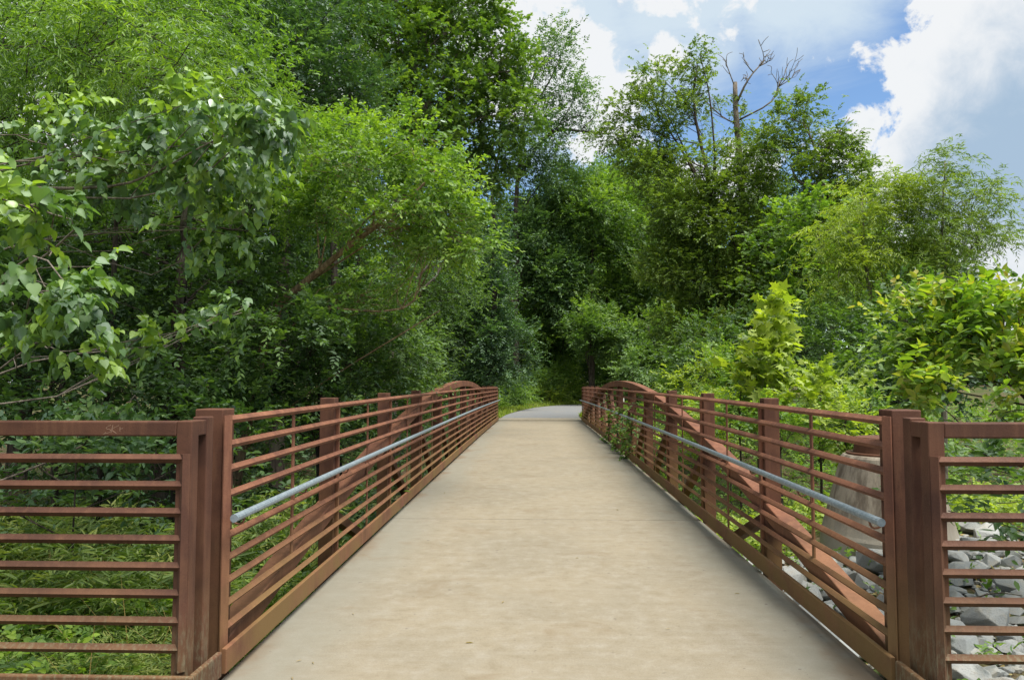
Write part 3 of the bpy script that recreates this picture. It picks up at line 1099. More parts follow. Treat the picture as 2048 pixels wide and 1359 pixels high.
# cottonwood whose big heart-shaped leaves hang over the left fence
tree('cottonwood_tree', 'cottonwood with big heart shaped leaves hanging over the left fence', 'tree', G(-4.9, 5.6),
     [(-4.8, 5.5, 1.4), (-4.6, 5.4, 2.6), (-4.3, 5.3, 3.5)],
     [lob(430, 285, 165, 100, 5.2, .55), lob(540, 235, 60, 60, 5.0, .3), lob(300, 330, 120, 80, 5.4, .5), lob(200, 270, 120, 70, 5.6, .5, .8),
      lob(60, 410, 110, 60, 3.4, .25, .8), lob(-20, 480, 90, 120, 3.6, .3, .9), lob(150, 585, 75, 70, 4.2, .25, 1.0), lob(60, 590, 80, 60, 4.3, .3),
      lob(90, 690, 90, 50, 4.6, .3, .7), lob(335, 690, 55, 55, 5.6, .25, .8), lob(450, 455, 75, 50, 5.6, .3, .8), lob(270, 790, 60, 40, 6.0, .3, .4), lob(500, 610, 60, 50, 6.4, .3, .35)],
     L_COTTON, 'heart', .070, 7, 2.5, .045, M_BARKG, clump=.45, droop=.3, hang=.75, wild=.5, theta=.9, spl=2.8,
     limbs=[([(-4.2, 5.2, 3.0), W(200, 375, 5.3), W(310, 345, 5.2), W(400, 295, 5.1), W(520, 240, 5.0)], .013)], tint=(.0, 1.0), up=.1, ntw=5)
# willow leaves hanging in from the top left
tree('willow_tree', 'drooping narrow leaved yellow green willow in the top left corner', 'tree', G(-7.6, 7.6),
     [(-7.5, 7.5, 2.5), (-7.2, 7.3, 4.6), (-6.7, 7.1, 6.2)],
     [lob(60, 90, 170, 110, 6.4, .8), lob(240, 120, 150, 110, 6.6, .8), lob(380, 150, 110, 110, 6.6, .6), lob(130, 230, 150, 60, 7.0, .7), lob(330, 30, 150, 80, 7.0, .8), lob(-80, 0, 160, 160, 6.8, .9), lob(470, 200, 70, 60, 6.8, .5, .8)],
     L_BRIGHT, 'lance', .078, 13, 1.1, .05, M_BARK, clump=.42, droop=.6, hang=.35, wild=.6, spl=3.6, tint=(.0, .9), up=.1)
tree('elm_tree', 'small round leaved tree mixed among the willow strands at the top left', 'tree', G(-5.6, 9.2),
     [(-5.4, 9.2, 2.5), (-5.2, 9.0, 5.0), (-4.6, 8.8, 6.8)],
     [lob(130, 300, 150, 90, 8.2, .9), lob(330, 260, 130, 90, 8.4, .8), lob(470, 170, 110, 90, 8.4, .8), lob(430, 60, 130, 90, 8.6, .9), lob(230, 180, 130, 70, 8.2, .7), lob(40, 180, 120, 80, 8.2, .8), lob(560, 250, 60, 60, 8.4, .5), lob(180, 20, 140, 70, 8.4, .8)],
     L_BRIGHT, 'ovate', .062, 9, 1.3, .045, M_BARK, tint=(.0, .8), hang=.2, wild=.55)
# leaning river birch
tree('river_birch', 'leaning river birch with a bare tan trunk and bright yellow green crown', 'tree', G(*W(450, 790, 10.9)[:2]),
     [W(530, 670, 10.6), W(610, 570, 10.3), W(720, 470, 10.0), W(820, 390, 10.0), W(880, 330, 10)],
     [lob(700, 330, 110, 90, 10, 1.0), lob(820, 290, 90, 70, 10, .8, .7), lob(860, 400, 110, 70, 10, .9), lob(930, 470, 70, 70, 9.8, .7), lob(960, 510, 45, 40, 9.6, .4), lob(770, 450, 130, 90, 10, 1.0, .7), lob(640, 420, 110, 80, 10.6, 1.0, .8),
      lob(850, 560, 70, 90, 10, .7), lob(720, 590, 110, 80, 10.8, .9, .6), lob(880, 620, 45, 60, 10, .5, .7), lob(620, 290, 80, 70, 10.8, .9)],
     L_BRIGHT, 'ovate', .072, 9, 2.3, .07, M_BARKT, clump=.33, droop=.35, hang=.3, wild=.5, tint=(.1, 1.0), spl=3.4, ntw=22)
# dark understory on the left
tree('hornbeam_tree', 'dark trunked hornbeam behind the cottonwood leaves', 'tree', G(*W(360, 700, 9.6)[:2]),
     [W(358, 620, 9.6), W(368, 480, 9.6), W(380, 380, 9.6)],
     [lob(200, 480, 190, 110, 10.2, 1.2), lob(420, 560, 120, 100, 10.4, 1.0), lob(300, 640, 150, 70, 9.2, .9), lob(120, 620, 150, 90, 10.5, 1.2), lob(500, 420, 120, 100, 11, 1.2), lob(330, 420, 160, 80, 10.6, 1.1)],
     L_DARK, 'ovate', .085, 9, 2.0, .11, M_BARK, tint=(.1, .9))
tree('elm_sapling', 'dark green elm sapling spreading low over the undergrowth beside the left railing', 'tree', G(*W(640, 800, 11.5)[:2]),
     [W(640, 720, 11.5), W(650, 620, 11.5)],
     [lob(540, 650, 90, 60, 9.3, .6), lob(460, 700, 80, 70, 8.8, .6), lob(640, 670, 80, 60, 9.6, .6), lob(600, 800, 140, 60, 10.5, 1.0), lob(760, 800, 90, 50, 12, 1.0), lob(560, 700, 150, 90, 11, 1.2), lob(720, 720, 120, 90, 11.6, 1.1), lob(470, 760, 120, 60, 10.5, 1.0), lob(640, 610, 130, 80, 12, 1.2), lob(800, 680, 80, 90, 12.5, 1.0)],
     L_DARK, 'ovate', .085, 9, 2.0, .05, M_BARK, tint=(.2, 1.0), wild=.4)
tree('box_elder', 'low dark box elder filling the corner behind the left fence', 'tree', G(*W(120, 850, 8.6)[:2]),
     [W(120, 800, 8.6), W(140, 700, 8.6)],
     [lob(60, 860, 150, 50, 7.8, .7), lob(300, 870, 130, 50, 8.2, .7), lob(470, 850, 110, 60, 9.0, .8), lob(20, 560, 140, 90, 9.5, 1.0), lob(-60, 420, 160, 130, 10, 1.2), lob(60, 760, 150, 80, 8.4, .9), lob(230, 780, 130, 70, 8.6, .9), lob(380, 800, 110, 50, 9.0, .9), lob(100, 690, 140, 60, 9.0, 1.0), lob(-60, 640, 120, 120, 8.5, 1.0)],
     L_DARK, 'ovate', .095, 8, 2.0, .05, M_BARK, tint=(.1, .9))
tree('spicebush_shrub', 'glossy compound leaved shrub just behind the left fence', 'shrub', G(*W(150, 1060, 6.2)[:2]),
     [W(150, 960, 6.2), W(160, 900, 6.2)],
     [lob(70, 920, 110, 60, 6.2, .5), lob(200, 905, 60, 60, 6.0, .4), lob(235, 845, 45, 30, 6.0, .25, .8), lob(330, 950, 70, 70, 6.6, .5, .8), lob(-20, 1000, 80, 60, 6.2, .4, .6)],
     L_BLUE, 'ovate', .085, 9, 1.5, .010, M_BARK, tint=(.1, .9))
# upper trees behind
tree('hackberry_tree', 'dark blue green tree rising behind the leaning birch', 'tree', G(*W(560, 700, 15)[:2]),
     [W(565, 500, 15), W(575, 300, 15), W(590, 100, 15)],
     [lob(600, 140, 130, 110, 15, 1.6), lob(700, 190, 90, 90, 15.5, 1.3), lob(520, 90, 120, 110, 15.5, 1.6), lob(600, 10, 160, 90, 15, 1.6), lob(640, 400, 120, 110, 15.5, 1.4), lob(520, 300, 120, 120, 16, 1.6), lob(720, 520, 110, 110, 15, 1.4, .8)],
     L_BLUE, 'ovate', .10, 9, 1.9, .16, M_BARK, tint=(.0, .7))
tree('wild_cherry', 'bright leaved wild cherry tucked between the dark tree and the maple', 'tree', G(*W(680, 700, 13)[:2]),
     [W(670, 500, 13), W(665, 350, 13), W(660, 270, 13)],
     [lob(660, 275, 85, 50, 12.8, .8), lob(720, 330, 60, 50, 12.6, .6, .8), lob(600, 330, 60, 50, 13, .7)],
     L_BRIGHT, 'ovate', .095, 9, 1.7, .08, M_BARK, tint=(.2, 1.0))
tree('red_maple', 'tall bright green maple leaning toward the open sky', 'tree', G(*W(790, 740, 21)[:2]),
     [W(795, 500, 21), W(810, 250, 21), W(850, 50, 21), W(870, -60, 21)],
     [lob(930, 40, 90, 70, 21, 1.6), lob(990, 110, 75, 50, 21, 1.2), lob(1035, 140, 55, 45, 21, .9), lob(1000, 180, 70, 50, 21, 1.2), lob(960, 0, 70, 60, 21, 1.2), lob(1030, 230, 50, 45, 21, .9), lob(950, 320, 80, 60, 21, 1.3), lob(880, 440, 80, 80, 22, 1.3), lob(870, 110, 100, 80, 21, 1.8), lob(800, 60, 100, 90, 21.5, 1.8), lob(960, 200, 85, 60, 21, 1.4), lob(850, 210, 110, 80, 20.5, 1.6), lob(760, 170, 70, 80, 21, 1.6, .8),
      lob(900, 290, 110, 60, 21, 1.6), lob(800, 320, 90, 60, 21.5, 1.6, .8), lob(990, 260, 45, 40, 21, .9, .7), lob(850, -30, 130, 70, 21, 1.8), lob(720, -20, 120, 80, 21.5, 1.8), lob(930, 390, 70, 70, 22, 1.3, .7)],
     L_MID, 'maple', .115, 7, 2.3, .18, M_BARKG, tint=(.2, 1.0), wild=.5, clump=.33,
     limbs=[([W(810, 300, 21), W(860, 200, 21), W(920, 100, 21)], .09), ([W(800, 400, 21), W(850, 310, 21), W(960, 220, 21)], .08)])
for lb, px, Yd, top, rx, lf, shp in [
        ('broad dark tree behind the willow at the far left', 40, 14, 60, 260, L_DARK, 'ovate'),
        ('green tree behind the heart leaved branch', 330, 17, 40, 230, L_MID, 'ovate'),
        ('shaded tree deep in the wood left of the hackberry', 470, 22, -40, 240, L_DARK, 'ovate'),
        ('mid green tree rising behind the maple', 700, 28, -60, 240, L_MID, 'ovate'),
        ('dark tree out at the left edge of the wood', -280, 13, 60, 280, L_DARK, 'ovate')]:
    tree('woodland_tree', lb, 'tree', G(*W(px, 700, Yd)[:2]), [W(px + 5, 500, Yd), W(px - 8, 250, Yd), W(px + 10, top, Yd)],
         [lob(px + dx * rx, py, rx * .55, 120, Yd + dy, Yd * .09, c_) for dx, py, dy, c_ in
          [(-.6, 120, 0, 1), (.1, 60, 0, 1), (.6, 150, -1, 1), (-.3, 300, 1, 1), (.45, 360, 0, 1), (-.6, 460, 0, 1), (.1, 500, 1, .9), (.6, 560, 0, .9), (-.2, 660, 0, .9), (-.1, -80, 0, 1), (.7, -60, 0, .8), (.3, 720, 0, .9), (-.7, 680, 0, .9)]],
         lf, shp, .12, 9, 1.5, .2, M_BARK, 'shaded woodland trees on the left', tint=(0, .8))
tree('silver_dogwood', 'low bright leaved shrub hanging beside the left arch', 'shrub', G(*W(830, 800, 14)[:2]),
     [W(830, 760, 14), W(830, 680, 14)],
     [lob(800, 790, 90, 60, 14, 1.0), lob(840, 690, 60, 70, 14, .8), lob(720, 800, 90, 50, 13, 1.0), lob(610, 820, 100, 50, 12.4, 1.0), lob(880, 760, 40, 40, 15, .6)],
     L_DARK, 'ovate', .09, 9, 1.8, .04, M_BARK, tint=(.3, 1.0))

# ------------------------------------------------------------------ trees: centre
tree('bare_limbed_tree', 'sparse half bare tree with a crooked limb reaching right against the sky', 'tree', G(*W(1030, 770, 54.0)[:2]),
     [W(1032, 600, 54.0), W(1030, 420, 54.0), W(1040, 330, 54.0), W(1045, 240, 54.0), W(1075, 130, 54.0)],
     [lob(1105, 100, 55, 55, 54.0, 2.1), lob(1140, 190, 50, 60, 54.0, 2.1), lob(1070, 190, 60, 60, 54.0, 2.1, .9), lob(1180, 235, 40, 35, 54.0, 1.4, .8), lob(1085, 290, 70, 50, 54.0, 2.2, 1.3), lob(1000, 320, 60, 60, 54.0, 2.2, 1.5), lob(1110, 370, 60, 60, 55.5, 2.4, 2.2), lob(1060, 480, 70, 90, 55.5, 2.7, 3), lob(1110, 560, 70, 90, 55.5, 2.7, 3.2)],
     L_BLUE, 'ovate', .20, 7, 1.5, .26, M_BARK, tint=(.2, .9), clump=.5, ntw=16,
     limbs=[([W(1036, 360, 54.0), W(1070, 300, 54.0), W(1110, 262, 54.0), W(1160, 262, 54.0), W(1215, 268, 54.0)], 0.168), ([W(990, 470, 53.2), W(985, 380, 53.2), W(1000, 300, 53.2), W(1030, 230, 53.2)], 0.182),
            ([W(1110, 262, 54.0), W(1140, 215, 54.0), W(1165, 170, 54.0)], 0.070), ([W(1030, 620, 53.4), W(990, 520, 53.4), W(970, 430, 53.4)], 0.168), ([W(1045, 250, 54.0), W(1100, 160, 54.0), W(1130, 90, 54.0)], 0.084), ([W(1160, 262, 54.0), W(1190, 230, 54.0), W(1200, 190, 54.0)], 0.056)])
tree('ivy_clad_tree', 'dark column of ivy covered trunk at the far left end of the bridge', 'tree', G(*W(975, 790, 41)[:2]),
     [W(985, 650, 41), W(988, 500, 41), W(990, 400, 41)],
     [lob(970, 735, 60, 45, 41, 1.8), lob(980, 670, 65, 60, 41, 1.5), lob(985, 590, 50, 60, 41, 1.3), lob(988, 510, 38, 60, 41, 1.0), lob(990, 440, 26, 50, 41, 0.8), lob(940, 770, 60, 35, 41, 1.3), lob(1030, 710, 35, 60, 42, 1.0)],
     L_BLUE, 'ovate', .19, 8, 2.4, .22, M_BARK, tint=(.0, .55), clump=.45)
far = [  # px, Y, centre y, rx, ry, leaf, label
    (1180, 56, 430, 80, 100, L_MID, 'rounded green tree behind the bare limbed tree'),
    (1215, 60, 400, 70, 70, L_BRIGHT, 'paler treetop against the blue sky gap'),
    (1110, 58, 620, 90, 120, L_MID, 'shaded green tree behind the path bend'),
    (1185, 52, 660, 60, 65, L_MID, 'rounded bright bushy tree above the path bend'),
    (1270, 58, 560, 80, 130, L_MID, 'tall green tree right of the path bend'),
    (1330, 62, 430, 80, 110, L_OLIVE, 'olive tree behind the dead snag'),
    (1040, 62, 540, 90, 140, L_BLUE, 'cool green tree behind the ivy clad trunk'),
    (1300, 50, 690, 80, 80, L_MID, 'low tree beyond the right railing'),
    (930, 48, 560, 90, 130, L_DARK, 'dark tree behind the birch tips'),
    (870, 42, 600, 90, 130, L_DARK, 'shaded tree left of the ivy clad trunk'),
    (1400, 56, 620, 100, 140, L_BLUE, 'cool green tree behind the airy locust'),
    (1130, 74, 480, 120, 160, L_MID, 'distant tree closing the view above the path'),
    (1260, 78, 420, 110, 130, L_MID, 'distant tree below the blue sky gap'),
    (1010, 76, 600, 120, 170, L_MID, 'distant tree left of the path'),
    (1550, 52, 520, 120, 160, L_DARK, 'dark tree behind the bright maple'),
    (1700, 48, 500, 110, 160, L_DARK, 'dark tree behind the willows'),
    (1380, 80, 600, 130, 160, L_MID, 'distant tree right of the path'),
    (1850, 44, 560, 110, 120, L_DARK, 'dark tree low behind the second willow'),
]
for px, Yd, py, rx, ry, lf, lb in far:
    lobes_ = []
    for q in range(9):
        a = q * 2.4 + px
        rr2 = .62 * math.sqrt((q + .3) / 9)
        lobes_.append(lob(px + math.cos(a) * rx * rr2 * 1.1, py + math.sin(a) * ry * rr2 * 1.1, rx * .5, ry * .42, Yd + rng.uniform(-2, 2), rx * .5 * Yd / FPX))
    lowcap = 690 if 1030 < px < 1200 else 785
    lobes_ += [lob(px + rng.uniform(-.5, .5) * rx, min(lowcap - 15, py + ry * .9), rx * .6, ry * .4, Yd, None, 1.0), lob(px + rng.uniform(-.4, .4) * rx, min(lowcap, py + ry * 1.4), rx * .5, ry * .35, Yd, None, .8)]
    tree('forest_tree', lb, 'tree', G(*W(px, 760, Yd)[:2]), [W(px, 700, Yd), W(px + 5, py + ry * .3, Yd), W(px - 4, py - ry * .5, Yd)], lobes_,
         lf, 'ovate', .0044 * Yd, 8, 2.1, .24, M_BARK, 'forest trees closing the view', tint=(.0, 1.0), clump=.40, twig=False)
tree('pale_sapling', 'small pale leaved sapling standing before the dark wood', 'tree', G(*W(1265, 770, 46)[:2]),
     [W(1265, 750, 46), W(1265, 705, 46)],
     [lob(1265, 722, 22, 24, 46, .7), lob(1258, 745, 26, 20, 46, .8), lob(1278, 742, 18, 22, 46, .6)], L_BLUE, 'ovate', .17, 8, 1.6, .04, M_BARK, tint=(.5, 1), twig=False)
for px, py, rx, ry, Yd, lf, lb in [(1030, 770, 38, 28, 47, L_MID, 'leafy shrub at the left edge of the far bank'), (1080, 765, 34, 28, 54, L_MID, 'feathery tall shrub in the middle of the far bank'), (1118, 740, 20, 22, 56, L_BRIGHT, 'yellow green young tree on the far bank'),
                                  (1145, 775, 30, 22, 58, L_BRIGHT, 'bright shrub at the bend of the path'), (1195, 730, 48, 50, 61, L_BLUE, 'cool green bush under the trees right of the path bend'), (1238, 738, 42, 42, 57, L_MID, 'rounded green bush behind the right arch crown'), (1100, 785, 30, 14, 53, L_YELLOW, 'low yellow green shrub on the verge')]:
    tree('bank_shrub', lb, 'shrub', G(*W(px, 790, Yd)[:2]), [W(px, py + ry * .3, Yd), W(px + 2, py - ry * .4, Yd)], [lob(px, py, rx, ry, Yd), lob(px + rx * .5, py + ry * .4, rx * .7, ry * .7, Yd), lob(px - rx * .5, py + ry * .5, rx * .7, ry * .7, Yd)],
         lf, 'lance', .32, 8, 1.5, .04, M_BARK, 'shrubs on the far bank', twig=False)

# ------------------------------------------------------------------ trees: right
tree('locust_tree', 'tall airy locust with fanning branches against the clouds', 'tree', G(*W(1440, 780, 30)[:2]),
     [W(1438, 620, 30), W(1432, 520, 30), W(1425, 420, 30), W(1410, 320, 30), W(1390, 230, 30), W(1395, 130, 30)],
     [lob(1330, 165, 65, 45, 30, 1.1), lob(1240, 270, 50, 40, 30, .9), lob(1265, 310, 50, 40, 30, .9), lob(1530, 285, 50, 35, 30, .9), lob(1420, 175, 40, 35, 30, .7, .7), lob(1385, 125, 35, 35, 30, .7), lob(1275, 225, 55, 50, 30, 1.0), lob(1370, 225, 60, 40, 30, 1.1, .8), lob(1310, 280, 60, 40, 30, 1.0, .8), lob(1400, 320, 75, 40, 30, 1.2, 1.2), lob(1300, 350, 60, 45, 30, 1.2, 1.3),
      lob(1480, 380, 80, 50, 29.5, 1.3, 2.0), lob(1370, 430, 80, 60, 30, 1.4, 2.4), lob(1460, 470, 80, 60, 29.5, 1.4, 2.4), lob(1330, 520, 60, 60, 30.5, 1.2, 2.4), lob(1520, 340, 60, 40, 30, 1.0, 1.4), lob(1400, 560, 80, 70, 30, 1.3, 2.2), lob(1500, 570, 70, 70, 29.5, 1.3, 2.4), lob(1360, 650, 60, 60, 30, 1.2, 2.2), lob(1460, 680, 80, 60, 29, 1.2, 2.4), lob(1560, 650, 70, 80, 29, 1.2, 2.4)],
     L_OLIVE, 'ovate', .11, 11, 1.9, .16, M_BARK, tint=(.1, .9), clump=.45, ntw=12, droop=.4,
     limbs=[([W(1428, 440, 30), W(1380, 330, 30), W(1330, 250, 30), W(1290, 200, 30)], .06), ([W(1425, 420, 30), W(1370, 300, 30), W(1320, 200, 30)], .05), ([W(1428, 440, 30), W(1430, 330, 30), W(1420, 200, 30), W(1400, 110, 30)], .055),
            ([W(1455, 610, 30.3), W(1462, 500, 30.3), W(1470, 400, 30.3)], .11)])
# the dead snag with its bare top
sn = empty('dead_snag', G(*W(1495, 770, 32)[:2]), 'dead broken topped snag with bare twigs above the locust', 'tree')
mb = MB()
mb.tube(curve_pts([np.array(G(*W(1495, 770, 32)[:2])) - (0, 0, .2), W(1492, 600, 32), W(1486, 420, 32), W(1478, 300, 32), W(1472, 230, 32), W(1470, 165, 32)], 16), np.linspace(.20, .095, 16), 8)
rs = np.random.default_rng(5)


def dead_branch(a, b, r_, depth):
    a, b = np.asarray(a), np.asarray(b)
    d = b - a
    mid = (a + b) / 2 + rs.normal(0, .12, 3) * np.linalg.norm(d)
    p_ = curve_pts([a, mid, b], 7)
    mb.tube(p_, np.linspace(r_, max(.010, r_ * .35), 7), 5)
    if depth:
        for _ in range(5):
            s_ = p_[rs.integers(2, 7)]
            dd = unit(d / np.linalg.norm(d) * .8 + rs.normal(0, .55, 3) + (0, 0, .35))
            dead_branch(s_, s_ + dd * np.linalg.norm(d) * rs.uniform(.3, .55), r_ * .5, depth - 1)


dead_branch(W(1474, 205, 32), W(1530, 120, 32), .06, 2)
dead_branch(W(1478, 240, 32), W(1560, 160, 32.3), .045, 2)
dead_branch(W(1472, 180, 32), W(1450, 120, 31.7), .03, 1)
dead_branch(W(1480, 250, 32), W(1390, 180, 32.3), .04, 1)
mb.build('trunk', M_BARKG, sn, smooth=True)
O = []
for t in np.linspace(0, 1, 220):
    c = W(1496 - 22 * t, 560 - 370 * t, 32)
    O.append(c + rs.normal(0, .22 + .25 * (1 - t), 3) * np.array((1, 1, .6)))
O = np.array(O)
V, F, T = sprays(O, rs.normal(0, 1, O.shape), 9, .5, .15, 'ovate', tint=rs.uniform(.1, .8, len(O)))
put('ivy', np_mesh('ivy', V - np.array(sn.location), F, T), L_OLIVE, sn)

tree('vine_hung_tree', 'leaning tree hung with dark vines left of the big cloud', 'tree', G(*W(1665, 760, 28)[:2]),
     [W(1655, 560, 28), W(1648, 400, 28), W(1640, 320, 28), W(1605, 245, 28)],
     [lob(1580, 235, 65, 38, 28, 1.0, .8), lob(1610, 215, 50, 35, 28, .9, .8), lob(1680, 260, 40, 45, 28, .9), lob(1640, 275, 60, 35, 28, 1.0), lob(1555, 265, 50, 30, 28, .9, .8), lob(1520, 300, 45, 30, 28, .9, .7), lob(1630, 340, 60, 40, 28, 1.2, 2), lob(1690, 350, 45, 40, 28, 1.2, 2), lob(1670, 430, 80, 60, 28, 1.4, 2.5), lob(1600, 470, 80, 60, 28, 1.4, 2.5), lob(1650, 560, 90, 70, 28, 1.4, 2.2)],
     L_OLIVE, 'ovate', .125, 10, 1.8, .15, M_BARKG, tint=(.0, .8), clump=.45, droop=.4,
     limbs=[([W(1642, 330, 28), W(1660, 290, 28), W(1700, 235, 28)], .05), ([W(1645, 370, 28), W(1600, 365, 28), W(1580, 330, 28)], .08)])
tree('young_maple', 'bright rounded maple between the locust and the willows', 'tree', G(*W(1640, 770, 25)[:2]),
     [W(1640, 600, 25), W(1640, 470, 25), W(1640, 400, 25)],
     [lob(1640, 395, 55, 28, 25, .8), lob(1600, 430, 60, 40, 25, .9), lob(1670, 450, 60, 50, 25, 1.0), lob(1560, 470, 60, 50, 25, 1.0, .9), lob(1610, 540, 70, 60, 25, 1.0), lob(1680, 560, 60, 60, 25, 1.0), lob(1560, 590, 60, 60, 25, 1.0, .8), lob(1640, 640, 80, 60, 25, 1.2)],
     L_BRIGHT, 'maple', .13, 7, 1.6, .11, M_BARK, tint=(.1, .9))
tree('yellow_willow', 'slim trunked yellow green willow standing nearest the sapling', 'tree', G(*W(1748, 770, 19)[:2]),
     [W(1745, 660, 19), W(1735, 560, 19), W(1725, 480, 19), W(1725, 390, 19)],
     [lob(1735, 395, 75, 45, 19, .9), lob(1790, 410, 60, 50, 19, .8, .8), lob(1690, 460, 60, 50, 19, .8), lob(1750, 480, 90, 55, 19, 1.0), lob(1690, 540, 70, 50, 19, .9), lob(1790, 540, 60, 50, 19, .9, .8), lob(1680, 600, 50, 40, 19, .7, .7), lob(1800, 470, 60, 50, 19, .8, .8)],
     L_YELLOW, 'lance', .14, 12, 1.25, .075, M_BARKG, tint=(.1, .95), droop=.7, hang=.3, clump=.42, spl=3.4)
tree('grey_willow', 'feathery grey green willow leaning out under the big cloud', 'tree', G(*W(1880, 770, 18.5)[:2]),
     [W(1885, 640, 18.5), W(1890, 540, 18.5), W(1885, 420, 18.5), W(1890, 320, 18.5)],
     [lob(1890, 335, 48, 35, 18.5, .6, .8), lob(1870, 400, 70, 45, 18.5, .8), lob(1940, 400, 50, 45, 18.5, .7, .8), lob(1995, 385, 38, 38, 18.5, .5, .6), lob(1985, 440, 55, 40, 18.5, .7, .7), lob(1860, 470, 75, 50, 18.5, .9), lob(1930, 480, 60, 50, 18.5, .8, .9), lob(1840, 540, 80, 50, 18.5, .9), lob(1900, 560, 60, 40, 18.5, .8), lob(2030, 470, 30, 30, 18.5, .4, .5), lob(1820, 420, 50, 50, 19, .8, .8)],
     L_OLIVE, 'lance', .13, 12, 1.4, .07, M_BARKG, tint=(.2, 1), droop=.6, hang=.25, clump=.45, spl=3.2,
     limbs=[([W(1895, 600, 18.5), W(1930, 520, 18.5), W(1975, 440, 18.5)], .03)])
tree('vine_mound', 'dark mound of climbing vine leaves below the willows', 'shrub', G(*W(1800, 850, 14)[:2]),
     [W(1800, 780, 14), W(1810, 680, 14)],
     [lob(1790, 640, 90, 60, 15, 1.0), lob(1760, 730, 90, 80, 14, 1.0), lob(1850, 720, 90, 90, 14, 1.0), lob(1900, 600, 100, 40, 15, .9), lob(1980, 580, 70, 22, 15, .7, .7), lob(1700, 800, 80, 50, 14, .8), lob(1800, 800, 90, 50, 13, .8), lob(1930, 660, 80, 60, 14.5, .9)],
     L_DARK, 'heart', .095, 7, 2.0, .06, M_BARK, tint=(.1, 1.0))
tree('woodland_shrub', 'broad dark shrub mass under the locust tree', 'shrub', G(*W(1520, 820, 22)[:2]),
     [W(1520, 760, 22), W(1520, 660, 22)],
     [lob(1430, 700, 90, 70, 23, 1.4), lob(1540, 680, 80, 80, 22, 1.4), lob(1630, 690, 80, 80, 20, 1.3), lob(1380, 760, 70, 50, 24, 1.3), lob(1690, 700, 70, 90, 18, 1.2)],
     L_DARK, 'ovate', .11, 9, 2.0, .07, M_BARK, tint=(.1, 1.0))
tree('sycamore_sapling', 'upright sycamore sapling with broad lobed yellow green leaves', 'tree', G(*W(1545, 870, 12.5)[:2]),
     [W(1545, 780, 12.5), W(1545, 700, 12.5), W(1550, 615, 12.5)],
     [lob(1552, 625, 26, 22, 12.5, .25, 2.2), lob(1535, 660, 34, 28, 12.5, .3, 2.2), lob(1560, 690, 40, 30, 12.5, .32, 2.2), lob(1530, 715, 38, 28, 12.5, .32, 2.2), lob(1560, 750, 50, 32, 12.5, .4), lob(1510, 775, 50, 30, 12.5, .4), lob(1600, 775, 60, 30, 12.5, .4), lob(1560, 810, 80, 30, 12.5, .4)],
     L_YELLOW, 'maple', .185, 5, 2.3, .02, M_BARKG, tint=(.45, 1.0), hang=.4, wild=.45, spl=1.9, up=.5)
for px, py, rx, ry, Yd, lf, shp, sz, lb in [
        (1410, 765, 60, 45, 20, L_YELLOW, 'ovate', .10, 'bright leafy shrub just right of the arch top'),
        (1460, 740, 45, 45, 19, L_BRIGHT, 'ovate', .10, 'upright pale shrub left of the sycamore sapling'),
        (1350, 780, 40, 30, 23, L_BRIGHT, 'lance', .14, 'low feathery shrub by the right arch'),
        (1640, 790, 65, 45, 11.5, L_YELLOW, 'maple', .11, 'low lobed leaved shrub right of the sycamore sapling'),
        (1480, 800, 60, 36, 13, L_BRIGHT, 'ovate', .08, 'small leaved shrub behind the right railing posts'),
        (1560, 840, 60, 28, 11, L_BRIGHT, 'ovate', .07, 'low green shrub at the foot of the sycamore sapling'),
        (1420, 840, 60, 50, 15, L_YELLOW, 'ovate', .08, 'leafy shrub behind the second railing post'),
        (1690, 850, 60, 35, 10.5, L_YELLOW, 'ovate', .075, 'low bright shrub left of the manhole'),
        (1740, 830, 50, 40, 10.8, L_MID, 'ovate', .08, 'leafy shrub right behind the manhole')]:
    tree('leafy_shrub', lb, 'shrub', G(*W(px, 880, Yd)[:2]), [W(px, py + ry * .5, Yd), W(px + 3, py - ry * .5, Yd)],
         [lob(px, py, rx, ry, Yd), lob(px + rx * .5, py + ry * .7, rx * .8, ry * .8, Yd), lob(px - rx * .5, py + ry * .6, rx * .8, ry * .8, Yd), lob(px + rx * .2, py - ry * .6, rx * .5, ry * .5, Yd)],
         lf, shp, sz, 8, 1.5, .02, M_BARK, 'shrubs beside the right railing', tint=(.1, 1.0), ntw=6)
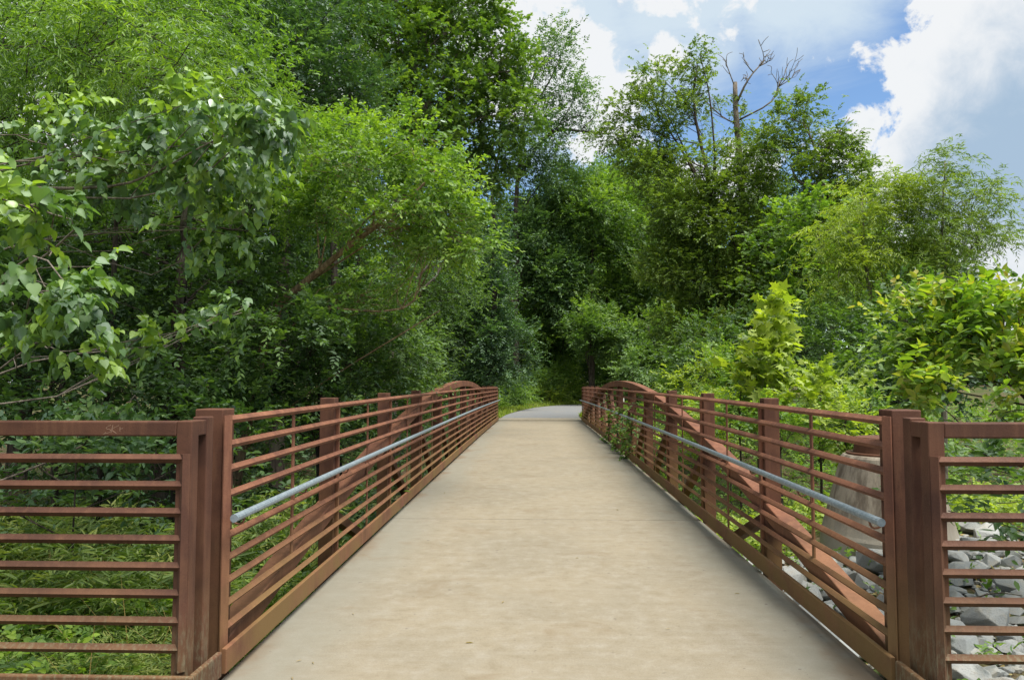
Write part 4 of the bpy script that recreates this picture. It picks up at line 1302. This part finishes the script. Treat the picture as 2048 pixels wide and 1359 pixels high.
tree('ash_sapling', 'big leaved yellow green bush with reddish tips behind the right fence', 'shrub', G(*W(2110, 1030, 6.2)[:2]),
     [W(2090, 900, 6.2), W(2040, 780, 6.1), W(1960, 690, 6.0)],
     [lob(1860, 600, 22, 34, 6.0, .12), lob(1905, 605, 25, 36, 6.0, .12), lob(1965, 600, 26, 30, 6.1, .14), lob(2030, 615, 26, 30, 6.1, .14), lob(1800, 690, 34, 26, 6.1, .15), lob(1870, 640, 55, 40, 6.0, .3), lob(1990, 620, 60, 35, 6.1, .3), lob(2060, 640, 60, 40, 6.1, .3), lob(1830, 770, 60, 50, 6.0, .3), lob(1900, 640, 60, 40, 6.0, .3), lob(1950, 680, 75, 50, 6.0, .4), lob(2020, 670, 60, 45, 6.2, .35), lob(1840, 700, 50, 45, 6.2, .3, .7), lob(1920, 750, 90, 50, 6.0, .4), lob(2020, 770, 80, 70, 5.8, .4), lob(1880, 810, 70, 40, 5.8, .3), lob(1980, 830, 90, 40, 5.8, .35), lob(1800, 640, 40, 35, 6.4, .25, .5), lob(2080, 720, 70, 90, 6.0, .4)],
     L_NEW, 'ovate', .088, 11, 2.5, .02, M_BARK, gap=.22, tint=(.0, .8), wild=.5, spl=2.7, up=.8, ntw=8, hang=.15, clump=.55)
tree('pawpaw_shrub', 'dark broad leaved shrub low behind the right fence rails', 'shrub', G(*W(2090, 1090, 6.9)[:2]),
     [W(2080, 1000, 6.9), W(2040, 920, 6.8)],
     [lob(1990, 940, 90, 45, 6.8, .4), lob(2050, 1000, 90, 50, 6.6, .4), lob(1960, 1030, 60, 30, 6.4, .3, .6), lob(1930, 890, 50, 40, 7.2, .4)],
     L_DARK, 'ovate', .12, 8, 1.6, .012, M_BARK, tint=(.2, 1))

# ------------------------------------------------------------------ creeper climbing the right railing
cr = empty('creeper_vine', (BX + 1.80, 17.0, -.2), 'leafy creeper climbing through the right railing', 'vine')
O = []
for q in range(10):
    y0_ = 14.6 + rs.uniform(0, 4.6)
    pts = [(BX + 1.82, y0_, -.3)]
    for st_ in range(5):
        a = pts[-1]
        pts.append((BX + 1.70 + rs.uniform(0, .1), a[1] + rs.normal(0, .22), a[2] + rs.uniform(.12, .36)))
    cp = curve_pts(pts, 12)
    mb = MB()
    mb.tube(cp, .005, 4)
    mb.build('stem', M_BARK, cr)
    O.append(cp)
O = np.concatenate(O)
O = np.concatenate([O, O + rs.normal(0, .06, O.shape)])
V, F, T = sprays(O, rs.normal(0, 1, O.shape) + (-.5, 0, .2), 4, .16, .085, 'heart', tint=rs.uniform(.2, .9, len(O)))
put('foliage', np_mesh('foliage', V - np.array(cr.location), F, T), L_MID, cr)

nl = sum(len(me.polygons) for me in bpy.data.meshes)
print('polygons', nl, 'objects', len(bpy.data.objects))
